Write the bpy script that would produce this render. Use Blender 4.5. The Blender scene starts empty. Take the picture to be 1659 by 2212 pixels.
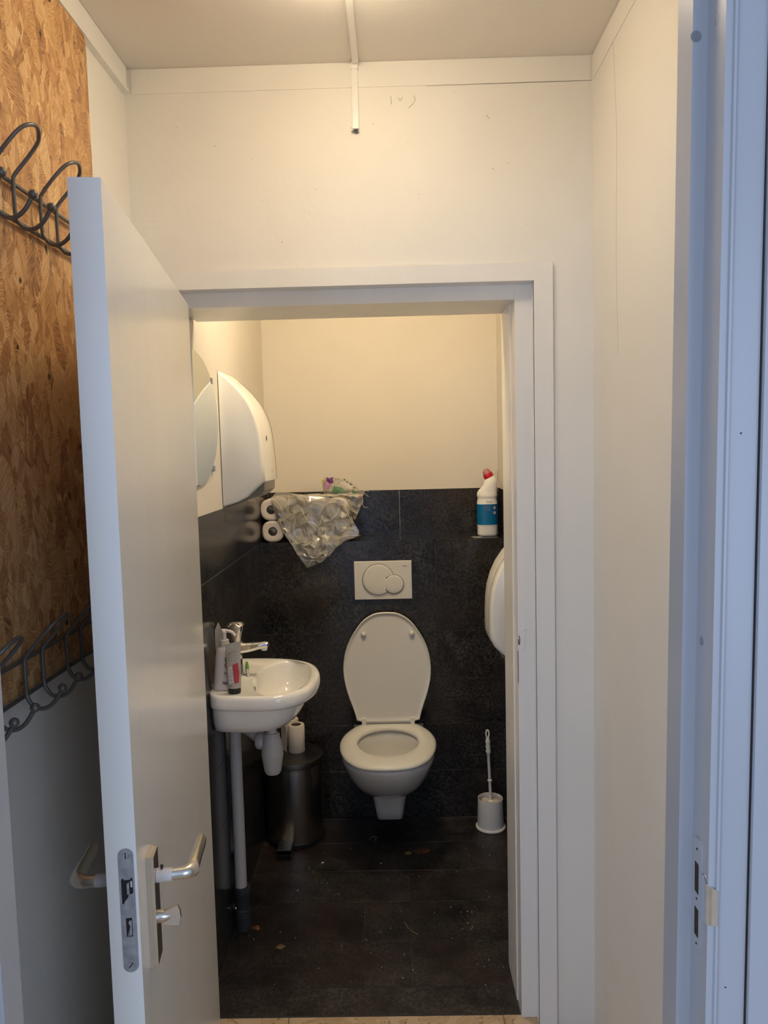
import bpy, bmesh, math, random
from mathutils import Vector, Matrix
from mathutils.geometry import delaunay_2d_cdt
random.seed(7)
C = bpy.context.scene.collection
SC = bpy.context.scene
PI = math.pi

# ------------------------------------------------------------------ camera
cam = bpy.data.cameras.new('camera')
co = bpy.data.objects.new('camera', cam); C.objects.link(co)
rt = Vector((0.99961198, 0.01339937, -0.0244204)); up = Vector((0.02323589, 0.08238397, 0.99632975)); fw = Vector((-0.01536204, 0.99651058, -0.08204066))
m = Matrix((rt, up, -fw)).transposed().to_4x4(); m.translation = (0, 0, 1.6)
co.matrix_world = m
cam.sensor_fit = 'VERTICAL'; cam.sensor_height = 36.0; cam.lens = 1660.27 / 2212 * 36.0
cam.clip_start = 0.02
SC.camera = co

# ------------------------------------------------------------------ world, lights, exposure
w = bpy.data.worlds.new('world'); SC.world = w; w.use_nodes = True
bg = w.node_tree.nodes['Background']; bg.inputs[0].default_value = (0.50, 0.66, 1.0, 1); bg.inputs[1].default_value = 0.25

def area(name, loc, target, sx, sy, col, power):
    l = bpy.data.lights.new(name, 'AREA'); l.shape = 'RECTANGLE'; l.size = sx; l.size_y = sy; l.color = col; l.energy = power
    o = bpy.data.objects.new(name, l); C.objects.link(o); o.location = loc
    o.rotation_euler = (Vector(target) - Vector(loc)).to_track_quat('-Z', 'Y').to_euler()
    o['kind'] = 'structure'
    return o
# added bluish fill areas standing in for daylight behind the camera
area('daylight_fill', (-1.5, -1.35, 1.45), (0.35, 1.3, 0.9), 1.5, 1.7, (0.52, 0.68, 1.0), 46)
area('daylight_fill', (1.5, -1.35, 1.45), (-0.45, 1.3, 0.9), 1.5, 1.7, (0.58, 0.72, 1.0), 30)
area('daylight_fill', (-0.1, -2.75, 2.0), (0, 1.0, 0.9), 2.4, 0.75, (0.52, 0.68, 1.0), 6)
# the narrow strip of daylight past a door left ajar, seen again in the polished tiles
area('door_gap_daylight', (-0.47, -2.8, 1.0), (-0.45, 3.2, 1.0), 0.24, 1.9, (0.45, 0.62, 1.0), 2.0)
SC.view_settings.view_transform = 'Standard'; SC.view_settings.look = 'None'
SC.view_settings.exposure = 0.0; SC.view_settings.gamma = 1.0; SC.view_settings.use_curve_mapping = False
LOBBY_LAMP = 30.0
TOILET_LAMP = 54.0
LAMP_COL = (1.0, 0.84, 0.60)

# ------------------------------------------------------------------ materials
def hexc(r, g, b):
    f = lambda v: (v / 255 / 12.92) if v / 255 <= 0.04045 else ((v / 255 + 0.055) / 1.055) ** 2.4
    return (f(r), f(g), f(b), 1)
class NT:
    def __init__(s, name):
        s.m = bpy.data.materials.new(name); s.m.use_nodes = True
        s.t = s.m.node_tree; s.b = s.t.nodes['Principled BSDF']
    def n(s, ty, **kw):
        nd = s.t.nodes.new(ty)
        for k, v in kw.items():
            if k in nd.inputs: nd.inputs[k].default_value = v
            else: setattr(nd, k, v)
        return nd
    def l(s, a, b): s.t.links.new(a, b)
    def ramp(s, fac, stops):
        r = s.n('ShaderNodeValToRGB'); e = r.color_ramp.elements
        while len(e) < len(stops): e.new(0.5)
        for i, (p, c) in enumerate(stops): e[i].position = p; e[i].color = c
        s.l(fac, r.inputs[0]); return r.outputs[0]
    def coord(s): return s.n('ShaderNodeTexCoord').outputs['Object']
    def bump(s, h, st, d=0.002):
        b = s.n('ShaderNodeBump'); b.inputs['Strength'].default_value = st; b.inputs['Distance'].default_value = d
        s.l(h, b.inputs['Height']); s.l(b.outputs[0], s.b.inputs['Normal'])
def mat(name, c, rough=0.5, metal=0.0, spec=0.5, coat=0.0, var=0.0, vscale=6, bump=0.0, bscale=60, stretch=(1, 1, 1), trans=0, ior=1.45, alpha=1):
    n = NT(name); b = n.b
    b.inputs['Base Color'].default_value = c; b.inputs['Roughness'].default_value = rough; b.inputs['Metallic'].default_value = metal
    b.inputs['Specular IOR Level'].default_value = spec; b.inputs['Coat Weight'].default_value = coat; b.inputs['Coat Roughness'].default_value = 0.08
    b.inputs['Transmission Weight'].default_value = trans; b.inputs['IOR'].default_value = ior; b.inputs['Alpha'].default_value = alpha
    if var > 0 or bump > 0:
        mp = n.n('ShaderNodeMapping'); mp.inputs['Scale'].default_value = stretch; n.l(n.coord(), mp.inputs[0])
        if var > 0:
            nz = n.n('ShaderNodeTexNoise', Scale=vscale, Detail=5.0); n.l(mp.outputs[0], nz.inputs[0])
            d = tuple(x * (1 - var) for x in c[:3]) + (1,); h = tuple(min(1, x * (1 + var * 0.5)) for x in c[:3]) + (1,)
            n.l(n.ramp(nz.outputs[0], [(0.3, d), (0.7, h)]), b.inputs['Base Color'])
        if bump > 0:
            nb = n.n('ShaderNodeTexNoise', Scale=bscale, Detail=4.0); n.l(mp.outputs[0], nb.inputs[0]); n.bump(nb.outputs[0], bump)
    return n.m

M = {}
M['wall'] = mat('cream_plaster_paint', (0.88, 0.835, 0.745, 1), 0.55, var=0.035, vscale=3, bump=0.35, bscale=70, spec=0.3)
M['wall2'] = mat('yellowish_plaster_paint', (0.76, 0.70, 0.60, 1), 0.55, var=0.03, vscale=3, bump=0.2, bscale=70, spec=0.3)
M['ceil'] = mat('ceiling_paint', (0.86, 0.80, 0.71, 1), 0.7, var=0.03, vscale=2, bump=0.15, bscale=90, spec=0.2)
M['paint'] = mat('white_gloss_paint', (0.88, 0.845, 0.78, 1), 0.28, var=0.03, vscale=4, bump=0.12, bscale=45, stretch=(3, 3, 0.4))
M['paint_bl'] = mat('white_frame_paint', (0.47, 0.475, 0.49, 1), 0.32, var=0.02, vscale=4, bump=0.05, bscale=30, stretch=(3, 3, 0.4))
M['door'] = mat('white_door_paint', (0.88, 0.85, 0.78, 1), 0.22, var=0.03, vscale=3, bump=0.10, bscale=14, stretch=(2, 2, 0.35))
M['ceramic'] = mat('white_glazed_ceramic', (0.91, 0.88, 0.82, 1), 0.07, spec=0.6, coat=0.4)
M['plastic'] = mat('white_glossy_plastic', (0.90, 0.87, 0.80, 1), 0.22)
M['plastic_m'] = mat('white_matt_plastic', (0.88, 0.85, 0.79, 1), 0.38)
M['pipe'] = mat('grey_white_pipe_plastic', (0.52, 0.50, 0.485, 1), 0.35)
M['dgrey'] = mat('dark_grey_pvc', (0.035, 0.037, 0.042, 1), 0.45)
M['chrome'] = mat('chrome', (0.82, 0.82, 0.82, 1), 0.06, metal=1)
M['steel'] = mat('brushed_stainless_steel', (0.50, 0.48, 0.46, 1), 0.25, metal=1, bump=0.04, bscale=120, stretch=(1, 1, 0.05))
M['steel_d'] = mat('dark_lid_steel', (0.17, 0.165, 0.16, 1), 0.36, metal=1)
M['alu'] = mat('satin_aluminium', (0.72, 0.68, 0.62, 1), 0.27, metal=1, var=0.05, vscale=30)
M['rack'] = mat('grey_coated_steel_wire', (0.15, 0.148, 0.142, 1), 0.32, metal=0.35)
M['lockm'] = mat('dull_painted_steel', (0.40, 0.41, 0.43, 1), 0.4, metal=0.5, var=0.3, vscale=60)
M['dark'] = mat('dark_hollow', (0.012, 0.010, 0.010, 1), 0.7)
M['brown'] = mat('dark_brown_wood_hollow', (0.045, 0.028, 0.02, 1), 0.8)
M['black'] = mat('black_plastic', (0.012, 0.012, 0.013, 1), 0.35)
M['mirror'] = mat('mirror_glass', (0.74, 0.79, 0.76, 1), 0.02, metal=1)
M['paper'] = mat('white_tissue_paper', (0.78, 0.70, 0.62, 1), 0.9, bump=0.4, bscale=200, spec=0.1)
M['card'] = mat('brown_cardboard', (0.20, 0.13, 0.08, 1), 0.85)
M['core'] = mat('grey_card_core', (0.14, 0.15, 0.145, 1), 0.85, var=0.35, vscale=90)
M['blue'] = mat('blue_printed_label', (0.0, 0.135, 0.30, 1), 0.35, var=0.12, vscale=60)
M['red'] = mat('red_plastic_cap', (0.52, 0.008, 0.018, 1), 0.3)
M['pinkcap'] = mat('faded_pink_translucent_plastic', (0.62, 0.26, 0.24, 1), 0.3, trans=0.35)
M['print'] = mat('dark_grey_print', (0.045, 0.04, 0.045, 1), 0.5)
M['redprint'] = mat('red_print', (0.50, 0.045, 0.055, 1), 0.4)
M['redline'] = mat('dark_red_print', (0.25, 0.012, 0.025, 1), 0.4)
M['purple'] = mat('purple_print', (0.15, 0.03, 0.17, 1), 0.4)
M['lilac'] = mat('lilac_print', (0.42, 0.22, 0.40, 1), 0.4)
M['greenp'] = mat('green_print', (0.10, 0.22, 0.12, 1), 0.4)
M['green'] = mat('bright_green_plastic', (0.13, 0.42, 0.06, 1), 0.35)
M['yellow'] = mat('yellow_print', (0.55, 0.45, 0.08, 1), 0.4)
M['tube'] = mat('beige_tube_plastic', (0.46, 0.43, 0.37, 1), 0.35)
M['white_lbl'] = mat('white_label', (0.70, 0.66, 0.62, 1), 0.4)
M['lotion'] = mat('white_bottle_plastic', (0.74, 0.66, 0.61, 1), 0.3)
M['debris_w'] = mat('white_paper_scrap', (0.55, 0.53, 0.50, 1), 0.8)
M['leaf'] = mat('dry_brown_leaf', (0.27, 0.10, 0.035, 1), 0.8, var=0.4, vscale=60)
M['leaf2'] = mat('dull_brown_leaf', (0.12, 0.055, 0.035, 1), 0.8, var=0.4, vscale=60)
M['grass'] = mat('dry_grass_blade', (0.22, 0.15, 0.08, 1), 0.8)
M['smoke'] = mat('smoked_grey_plastic', (0.15, 0.145, 0.13, 1), 0.2)
M['crack'] = mat('dark_hairline_crack', (0.10, 0.075, 0.06, 1), 0.9)
M['pencil'] = mat('pencil_line', (0.33, 0.29, 0.24, 1), 0.9)
M['grout'] = mat('dark_grey_grout', (0.10, 0.095, 0.09, 1), 0.85)
M['water'] = mat('water_in_bowl', (0.55, 0.55, 0.50, 1), 0.02, trans=0.6, ior=1.33)
M['corridor'] = mat('corridor_white_paint', (0.75, 0.75, 0.75, 1), 0.8, var=0.03)

def tile_mat(name, base, light, rough, brown):
    n = NT(name)
    co_ = n.coord()
    # per-tile offset so that no two tiles show the same stone
    oi = n.n('ShaderNodeObjectInfo'); add = n.n('ShaderNodeVectorMath', operation='ADD'); mul = n.n('ShaderNodeMath', operation='MULTIPLY'); mul.inputs[1].default_value = 7.0
    n.l(oi.outputs['Random'], mul.inputs[0]); n.l(co_, add.inputs[0]); n.l(mul.outputs[0], add.inputs[1])
    n1 = n.n('ShaderNodeTexNoise', Scale=9.0, Detail=9.0, Roughness=0.65); n.l(add.outputs[0], n1.inputs[0])
    n2 = n.n('ShaderNodeTexNoise', Scale=110.0, Detail=4.0, Roughness=0.7); n.l(add.outputs[0], n2.inputs[0])
    n3 = n.n('ShaderNodeTexNoise', Scale=3.2, Detail=3.0); n.l(add.outputs[0], n3.inputs[0])
    c1 = n.ramp(n1.outputs[0], [(0.35, base), (0.72, light)])
    c2 = n.ramp(n2.outputs[0], [(0.42, (0.18, 0.18, 0.18, 1)), (0.62, (1.6, 1.6, 1.6, 1))])
    mx = n.n('ShaderNodeMix', data_type='RGBA', blend_type='MULTIPLY'); mx.inputs[0].default_value = 0.85
    n.l(c1, mx.inputs[6]); n.l(c2, mx.inputs[7])
    mb = n.n('ShaderNodeMix', data_type='RGBA', blend_type='MIX'); n.l(n.ramp(n3.outputs[0], [(0.45, (0, 0, 0, 1)), (0.7, (0.6, 0.6, 0.6, 1))]), mb.inputs[0])
    n.l(mx.outputs[2], mb.inputs[6]); mb.inputs[7].default_value = brown
    # thin pale vein: a band where a large distorted noise crosses its middle
    n4 = n.n('ShaderNodeTexNoise', Scale=1.6, Detail=4.0, Distortion=0.6); n.l(add.outputs[0], n4.inputs[0])
    vein = n.ramp(n4.outputs[0], [(0.4975, (0, 0, 0, 1)), (0.50, (0.35, 0.35, 0.35, 1)), (0.5025, (0, 0, 0, 1))])
    mv = n.n('ShaderNodeMix', data_type='RGBA', blend_type='MIX'); n.l(vein, mv.inputs[0]); n.l(mb.outputs[2], mv.inputs[6]); mv.inputs[7].default_value = (0.10, 0.09, 0.075, 1)
    n.l(mv.outputs[2], n.b.inputs['Base Color'])
    n.b.inputs['Roughness'].default_value = rough; n.b.inputs['Specular IOR Level'].default_value = 0.5
    n.bump(n2.outputs[0], 0.08, 0.001)
    return n.m
M['tile'] = tile_mat('dark_slate_wall_tile', (0.017, 0.016, 0.015, 1), (0.062, 0.057, 0.050, 1), 0.17, (0.034, 0.025, 0.022, 1))
M['ftile'] = tile_mat('dark_slate_floor_tile', (0.012, 0.011, 0.0105, 1), (0.080, 0.070, 0.062, 1), 0.36, (0.030, 0.017, 0.015, 1))

def osb():
    n = NT('oriented_strand_board')
    co_ = n.coord(); cols = []; hs = []
    for k, (sc, st) in enumerate(((34, 1.9), (52, 2.4), (24, 1.6))):
        mp0 = n.n('ShaderNodeMapping'); mp0.inputs['Location'].default_value = (k * 3.1, k * 1.7, k * 5.3); mp0.inputs['Scale'].default_value = (1, 1.25, 0.6)
        n.l(co_, mp0.inputs[0])
        dz = n.n('ShaderNodeTexNoise', Scale=9.0, Detail=2.0); n.l(mp0.outputs[0], dz.inputs[0])
        vm = n.n('ShaderNodeVectorMath', operation='MULTIPLY_ADD'); n.l(dz.outputs['Color'], vm.inputs[0]); vm.inputs[1].default_value = (0, 0.02, 0.03); n.l(mp0.outputs[0], vm.inputs[2])
        v = n.n('ShaderNodeTexVoronoi', Scale=float(sc)); n.l(vm.outputs[0], v.inputs['Vector'])
        sep = n.n('ShaderNodeSeparateColor'); n.l(v.outputs['Color'], sep.inputs[0])
        ang = n.n('ShaderNodeMath', operation='MULTIPLY'); ang.inputs[1].default_value = 3.1416; n.l(sep.outputs[0], ang.inputs[0])
        rot = n.n('ShaderNodeVectorRotate', rotation_type='X_AXIS'); n.l(co_, rot.inputs['Vector']); n.l(ang.outputs[0], rot.inputs['Angle'])
        mp = n.n('ShaderNodeMapping'); mp.inputs['Scale'].default_value = (1, 18, 260); n.l(rot.outputs[0], mp.inputs[0])
        nz = n.n('ShaderNodeTexNoise', Scale=1.6, Detail=4.0, Roughness=0.6); n.l(mp.outputs[0], nz.inputs[0])
        sm = n.n('ShaderNodeMath', operation='MULTIPLY_ADD'); n.l(nz.outputs[0], sm.inputs[0]); sm.inputs[1].default_value = 0.85
        sh = n.n('ShaderNodeMath', operation='MULTIPLY'); n.l(sep.outputs[1], sh.inputs[0]); sh.inputs[1].default_value = 0.25
        n.l(sh.outputs[0], sm.inputs[2]); hs.append(sm.outputs[0]); cols.append(sep.outputs[2])
    mxa = n.n('ShaderNodeMix'); n.l(n.ramp(cols[1], [(0.45, (0, 0, 0, 1)), (0.55, (1, 1, 1, 1))]), mxa.inputs[0]); n.l(hs[0], mxa.inputs[2]); n.l(hs[1], mxa.inputs[3])
    mxb = n.n('ShaderNodeMix'); n.l(n.ramp(cols[2], [(0.60, (0, 0, 0, 1)), (0.68, (1, 1, 1, 1))]), mxb.inputs[0]); n.l(mxa.outputs[0], mxb.inputs[2]); n.l(hs[2], mxb.inputs[3])
    col = n.ramp(mxb.outputs[0], [(0.31, (0.16, 0.065, 0.028, 1)), (0.43, (0.44, 0.21, 0.080, 1)), (0.58, (0.64, 0.36, 0.145, 1)), (0.76, (0.86, 0.60, 0.31, 1))])
    kn = n.n('ShaderNodeTexNoise', Scale=26.0, Detail=1.0); n.l(co_, kn.inputs[0])
    km = n.n('ShaderNodeMix', data_type='RGBA'); n.l(n.ramp(kn.outputs[0], [(0.73, (0, 0, 0, 1)), (0.77, (1, 1, 1, 1))]), km.inputs[0]); n.l(col, km.inputs[6]); km.inputs[7].default_value = (0.05, 0.022, 0.010, 1)
    n.l(km.outputs[2], n.b.inputs['Base Color']); n.b.inputs['Roughness'].default_value = 0.42; n.b.inputs['Specular IOR Level'].default_value = 0.35
    n.bump(mxb.outputs[0], 0.35, 0.0015)
    return n.m
M['osb'] = osb()

def marble():
    n = NT('beige_marble'); co_ = n.coord()
    nz = n.n('ShaderNodeTexNoise', Scale=14.0, Detail=6.0, Distortion=1.2); n.l(co_, nz.inputs[0])
    a = n.ramp(nz.outputs[0], [(0.3, (0.44, 0.30, 0.17, 1)), (0.49, (0.58, 0.42, 0.26, 1)), (0.50, (0.16, 0.08, 0.035, 1)), (0.512, (0.60, 0.44, 0.28, 1)), (0.8, (0.66, 0.50, 0.33, 1))])
    n.l(a, n.b.inputs['Base Color']); n.b.inputs['Roughness'].default_value = 0.3
    return n.m
M['marble'] = marble()

def film(name, tint, amt):
    n = NT(name); t = n.t
    out = [x for x in t.nodes if x.type == 'OUTPUT_MATERIAL'][0]
    tr = n.n('ShaderNodeBsdfTransparent'); tr.inputs[0].default_value = (0.93, 0.92, 0.89, 1)
    gl = n.n('ShaderNodeBsdfGlossy'); gl.inputs['Roughness'].default_value = 0.09; gl.inputs[0].default_value = (1, 1, 1, 1)
    df = n.n('ShaderNodeBsdfDiffuse'); df.inputs[0].default_value = tint
    lw = n.n('ShaderNodeLayerWeight'); lw.inputs[0].default_value = 0.35
    a = n.n('ShaderNodeMixShader'); a.inputs[0].default_value = amt; n.l(tr.outputs[0], a.inputs[1]); n.l(df.outputs[0], a.inputs[2])
    mm = n.n('ShaderNodeMath', operation='MULTIPLY_ADD'); n.l(lw.outputs['Fresnel'], mm.inputs[0]); mm.inputs[1].default_value = 0.8; mm.inputs[2].default_value = 0.10; mm.use_clamp = True
    b = n.n('ShaderNodeMixShader'); n.l(mm.outputs[0], b.inputs[0]); n.l(a.outputs[0], b.inputs[1]); n.l(gl.outputs[0], b.inputs[2])
    n.l(b.outputs[0], out.inputs[0])
    return n.m
M['film'] = film('clear_crumpled_film', (0.85, 0.80, 0.69, 1), 0.28)
M['glintm'] = mat('film_fold_highlight', (0.85, 0.82, 0.74, 1), 0.12, spec=0.9)  # pale colour for the highlights painted along the film creases
def emis(name, col, st):
    n = NT(name); n.b.inputs['Base Color'].default_value = (0.8, 0.8, 0.8, 1); n.b.inputs['Emission Color'].default_value = col + (1,); n.b.inputs['Emission Strength'].default_value = st
    return n.m
M['lamp1'] = emis('lit_opal_glass_lobby', LAMP_COL, LOBBY_LAMP)
M['lamp2'] = emis('lit_opal_glass_toilet', LAMP_COL, TOILET_LAMP)

# ------------------------------------------------------------------ mesh helpers
def wloc(o):
    v = Vector((0, 0, 0))
    while o is not None: v = v + o.location; o = o.parent
    return v
def obj(name, bm, mt, parent=None, loc=None, smooth=False, local=False, bev=0.0, seg=2, autos=None):
    if bev > 0:
        es = [e for e in bm.edges if len(e.link_faces) == 2 and e.calc_face_angle(0) > 0.5]
        bmesh.ops.bevel(bm, geom=es, offset=bev, segments=seg, profile=0.5, affect='EDGES', clamp_overlap=True)
    bmesh.ops.recalc_face_normals(bm, faces=bm.faces[:])
    off = Vector((0, 0, 0))
    if not local: off = wloc(parent) if parent is not None else Vector(loc or (0, 0, 0))
    if off.length > 0: bmesh.ops.translate(bm, vec=-off, verts=bm.verts[:])
    me = bpy.data.meshes.new(name); bm.to_mesh(me); bm.free()
    for mm in (mt if isinstance(mt, (list, tuple)) else [mt]): me.materials.append(M[mm])
    if smooth:
        for p in me.polygons: p.use_smooth = True
        if autos is not None:
            me.set_sharp_from_angle(angle=math.radians(autos))
    o = bpy.data.objects.new(name, me); C.objects.link(o)
    if parent is not None: o.parent = parent
    elif loc is not None: o.location = loc
    return o
def thing(name, label, cat, loc, group=None, rz=0):
    o = bpy.data.objects.new(name, None); C.objects.link(o); o.location = loc; o.rotation_euler = (0, 0, rz); o.empty_display_size = 0.05
    return tag(o, label, cat, group)
def tag(o, label, cat=None, group=None, kind=None):
    if label: o['label'] = label
    if cat: o['category'] = cat
    if group: o['group'] = group
    if kind: o['kind'] = kind
    return o
def struct(o, label, cat): return tag(o, label, cat, None, 'structure')
def B(): return bmesh.new()
def box(bm, x0, x1, y0, y1, z0, z1):
    vs = [bm.verts.new((x, y, z)) for x in (x0, x1) for y in (y0, y1) for z in (z0, z1)]
    for f in ((0, 1, 3, 2), (4, 6, 7, 5), (0, 4, 5, 1), (2, 3, 7, 6), (0, 2, 6, 4), (1, 5, 7, 3)): bm.faces.new([vs[i] for i in f])
    return bm
def bx(*a): return box(B(), *a)
def loft(bm, rings, cap0=True, cap1=True, closed=True):
    R = [[bm.verts.new(p) for p in r] for r in rings]
    n = len(R[0])
    for a, b in zip(R, R[1:]):
        for i in range(n if closed else n - 1):
            j = (i + 1) % n; bm.faces.new((a[i], a[j], b[j], b[i]))
    if cap0: bm.faces.new(R[0][::-1])
    if cap1: bm.faces.new(R[-1])
    return bm
def lathe(bm, prof, c=(0, 0, 0), n=32, axis='z', cap0=True, cap1=True):
    rings = []
    for r, h in prof:
        r = max(r, 1e-5); ring = []
        for i in range(n):
            a = 2 * PI * i / n; u, v = r * math.cos(a), r * math.sin(a)
            p = {'z': (u, v, h), 'y': (u, h, v), 'x': (h, u, v)}[axis]
            ring.append((c[0] + p[0], c[1] + p[1], c[2] + p[2]))
        rings.append(ring)
    return loft(bm, rings, cap0, cap1)
def prism(bm, poly, axis, a, b):
    def P(u, v, t): return {'x': (t, u, v), 'y': (u, t, v), 'z': (u, v, t)}[axis]
    return loft(bm, [[P(u, v, a) for u, v in poly], [P(u, v, b) for u, v in poly]])
def catmull(pts, k=6, closed=False):
    pts = [Vector(p) for p in pts]; n = len(pts); out = []
    rng = range(n) if closed else range(n - 1)
    for i in rng:
        if closed: p0, p1, p2, p3 = pts[i - 1], pts[i], pts[(i + 1) % n], pts[(i + 2) % n]
        else: p0, p1, p2, p3 = pts[max(i - 1, 0)], pts[i], pts[i + 1], pts[min(i + 2, n - 1)]
        for s in range(k):
            t = s / k
            out.append(0.5 * ((2 * p1) + (-p0 + p2) * t + (2 * p0 - 5 * p1 + 4 * p2 - p3) * t * t + (-p0 + 3 * p1 - 3 * p2 + p3) * t ** 3))
    if not closed: out.append(pts[-1])
    return out
def tube(bm, pts, r, n=10, caps=True):
    pts = [Vector(p) for p in pts]; rings = []; prev = None
    rs = r if isinstance(r, (list, tuple)) else [r] * len(pts)
    for i, p in enumerate(pts):
        d = (pts[min(i + 1, len(pts) - 1)] - pts[max(i - 1, 0)]).normalized()
        if prev is None:
            a = Vector((0, 0, 1)) if abs(d.z) < 0.9 else Vector((1, 0, 0)); u = d.cross(a).normalized()
        else: u = (prev - d * prev.dot(d)).normalized()
        prev = u; v = d.cross(u)
        rings.append([p + (u * math.cos(2 * PI * k / n) + v * math.sin(2 * PI * k / n)) * rs[i] for k in range(n)])
    return loft(bm, rings, caps, caps)
def ball(bm, c, r, n=16):
    return lathe(bm, [(r * math.sin(PI * k / 10), -r * math.cos(PI * k / 10)) for k in range(11)], c, n)
def polar(poly, cx, cy, n):
    """resample a star-shaped outline at n equal angles about (cx, cy)"""
    out = []
    for k in range(n):
        a = 2 * PI * k / n; d = (math.cos(a), math.sin(a)); best = None
        for i in range(len(poly)):
            x1, y1 = poly[i][0] - cx, poly[i][1] - cy; x2, y2 = poly[(i + 1) % len(poly)][0] - cx, poly[(i + 1) % len(poly)][1] - cy
            ex, ey = x2 - x1, y2 - y1; den = d[0] * ey - d[1] * ex
            if abs(den) < 1e-12: continue
            t = (x1 * ey - y1 * ex) / den; s = (x1 * d[1] - y1 * d[0]) / den
            if t > 0 and -1e-6 <= s <= 1 + 1e-6 and (best is None or t > best): best = t
        out.append((cx + d[0] * best, cy + d[1] * best))
    return out
def text(name, body, size, mt, parent, mtx, ext=0.0002, bold=0.0):
    cu = bpy.data.curves.new(name, 'FONT'); cu.body = body; cu.size = size; cu.extrude = ext; cu.align_x = 'CENTER'; cu.align_y = 'CENTER'; cu.offset = bold
    t = bpy.data.objects.new('tmp', cu); C.objects.link(t)
    bpy.context.view_layer.update()
    me = bpy.data.meshes.new_from_object(t.evaluated_get(bpy.context.evaluated_depsgraph_get()))
    C.objects.unlink(t); bpy.data.objects.remove(t)
    me.transform(mtx); me.transform(Matrix.Translation(-wloc(parent)))
    me.materials.clear(); me.materials.append(M[mt]); me.name = name
    o = bpy.data.objects.new(name, me); C.objects.link(o); o.parent = parent
    return o
def face_y(x, y, z, rz=0): return Matrix.Translation((x, y, z)) @ Matrix.Rotation(rz, 4, 'Z') @ Matrix.Rotation(PI / 2, 4, 'X')

# ------------------------------------------------------------------ room constants (metres)
LX0, LX1 = -0.66, 0.517; YW = 2.01; ZC = 2.566
TX0, TX1 = -0.573, 0.457; YT0 = 2.27; YC = 3.225; YB = 3.436; ZL = 1.214; ZT = 1.416
TH = 0.008

# ------------------------------------------------------------------ lobby shell
o = obj('floor', bx(-1.6, 1.6, -2.9, 2.052, -0.06, -0.004), 'grout'); struct(o, 'beige veined marble floor in front of the toilet', 'floor')
ys = [2.052, 1.75, 1.45, 1.15, 0.85, 0.55, 0.25, -0.05, -0.65, -1.25, -1.85, -2.45, -2.9]; xs = [-1.6, -1.0, -0.335, 0.27, 0.87, 1.6]
for i in range(len(ys) - 1):
    for j in range(len(xs) - 1):
        obj('marble_tile', bx(xs[j] + 0.001, xs[j + 1] - 0.001, ys[i + 1] + 0.001, ys[i] - 0.001, -0.006, 0), 'marble', o)
o = obj('ceiling', bx(-1.6, 1.6, 0.80, 2.15, ZC, ZC + 0.06), 'ceil'); struct(o, 'cream painted lobby ceiling above the toilet door', 'ceiling')
o = obj('ceiling', bx(-0.9, 0.8, 2.15, 3.7, ZC, ZC + 0.06), 'ceil'); struct(o, 'ceiling inside the toilet room', 'ceiling')
o = obj('wall_left', bx(LX0 - 0.1, LX0, 0.855, YW, 0, ZC), 'wall'); struct(o, 'white lobby wall behind the strand board', 'wall')
o = obj('wall_right', bx(LX1, LX1 + 0.1, 0.855, YW, 0, ZC), 'wall'); struct(o, 'cream lobby wall right of the toilet door', 'wall')
for pts in ([(1.40, 2.515), (1.37, 2.30), (1.375, 2.02), (1.36, 1.80)],):
    obj('hairline_crack', tube(B(), [(LX1 - 0.0002, y + 0.43, z) for y, z in pts], 0.00018, 4), 'pencil', o)
bm = B(); box(bm, LX0 - 0.1, -0.600, YW, 2.20, 0, ZC); box(bm, 0.375, LX1 + 0.1, YW, YT0, 0, ZC); box(bm, -0.600, 0.375, YW, YT0, 2.025, ZC)
wb = obj('wall_back', bm, 'wall'); struct(wb, 'cream painted wall around the toilet doorway', 'wall')
for pts in ([(0.012, 2.482), (0.0125, 2.462)], [(0.030, 2.478), (0.035, 2.470), (0.041, 2.479)], [(0.070, 2.482), (0.072, 2.470), (0.064, 2.459), (0.054, 2.452)], [(0.25, 2.43), (0.258, 2.42)]):
    obj('pencil_mark', tube(B(), catmull([(x, YW - 0.0002, z) for x, z in pts], 4), 0.0005, 4), 'pencil', wb)
random.seed(3)
for k in range(16):
    x, z = random.uniform(-0.6, 0.48), random.uniform(2.12, 2.52)
    bm = lathe(B(), [(0.0012 * random.uniform(0.5, 1.2), 0), (0.001, 0.0006)], (x, YW - 0.0005, z), 6, 'y'); obj('chip_mark', bm, 'pencil', wb)
# crown boards
o = obj('trim_1', bx(LX0, LX0 + 0.012, 0.86, 1.995, 2.512, ZC - 0.001), 'paint', bev=0.001); struct(o, 'white board along the top of the left lobby wall', 'trim')
obj('batten', bx(LX0, LX0 + 0.016, 0.86, 1.995, 2.503, 2.512), 'paint', o, bev=0.001)
o = obj('trim_2', bx(LX0 + 0.018, LX1 - 0.006, YW - 0.0015, YW - 0.0002, 2.505, ZC - 0.002), 'wall', bev=0.0005); struct(o, 'cream strip along the top of the wall above the door', 'trim')
obj('seam', tube(B(), [(0.10, YW - 0.0003, 2.5035), (0.33, YW - 0.0003, 2.504), (LX1 - 0.003, YW - 0.0003, 2.5045)], [0.0003, 0.0007, 0.0006], 4), 'pencil', o)
o = obj('trim_3', bx(LX1 - 0.0015, LX1 - 0.0002, 0.86, YW - 0.006, 2.505, ZC - 0.002), 'wall', bev=0.0005); struct(o, 'cream strip along the top of the right lobby wall', 'trim')

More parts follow.
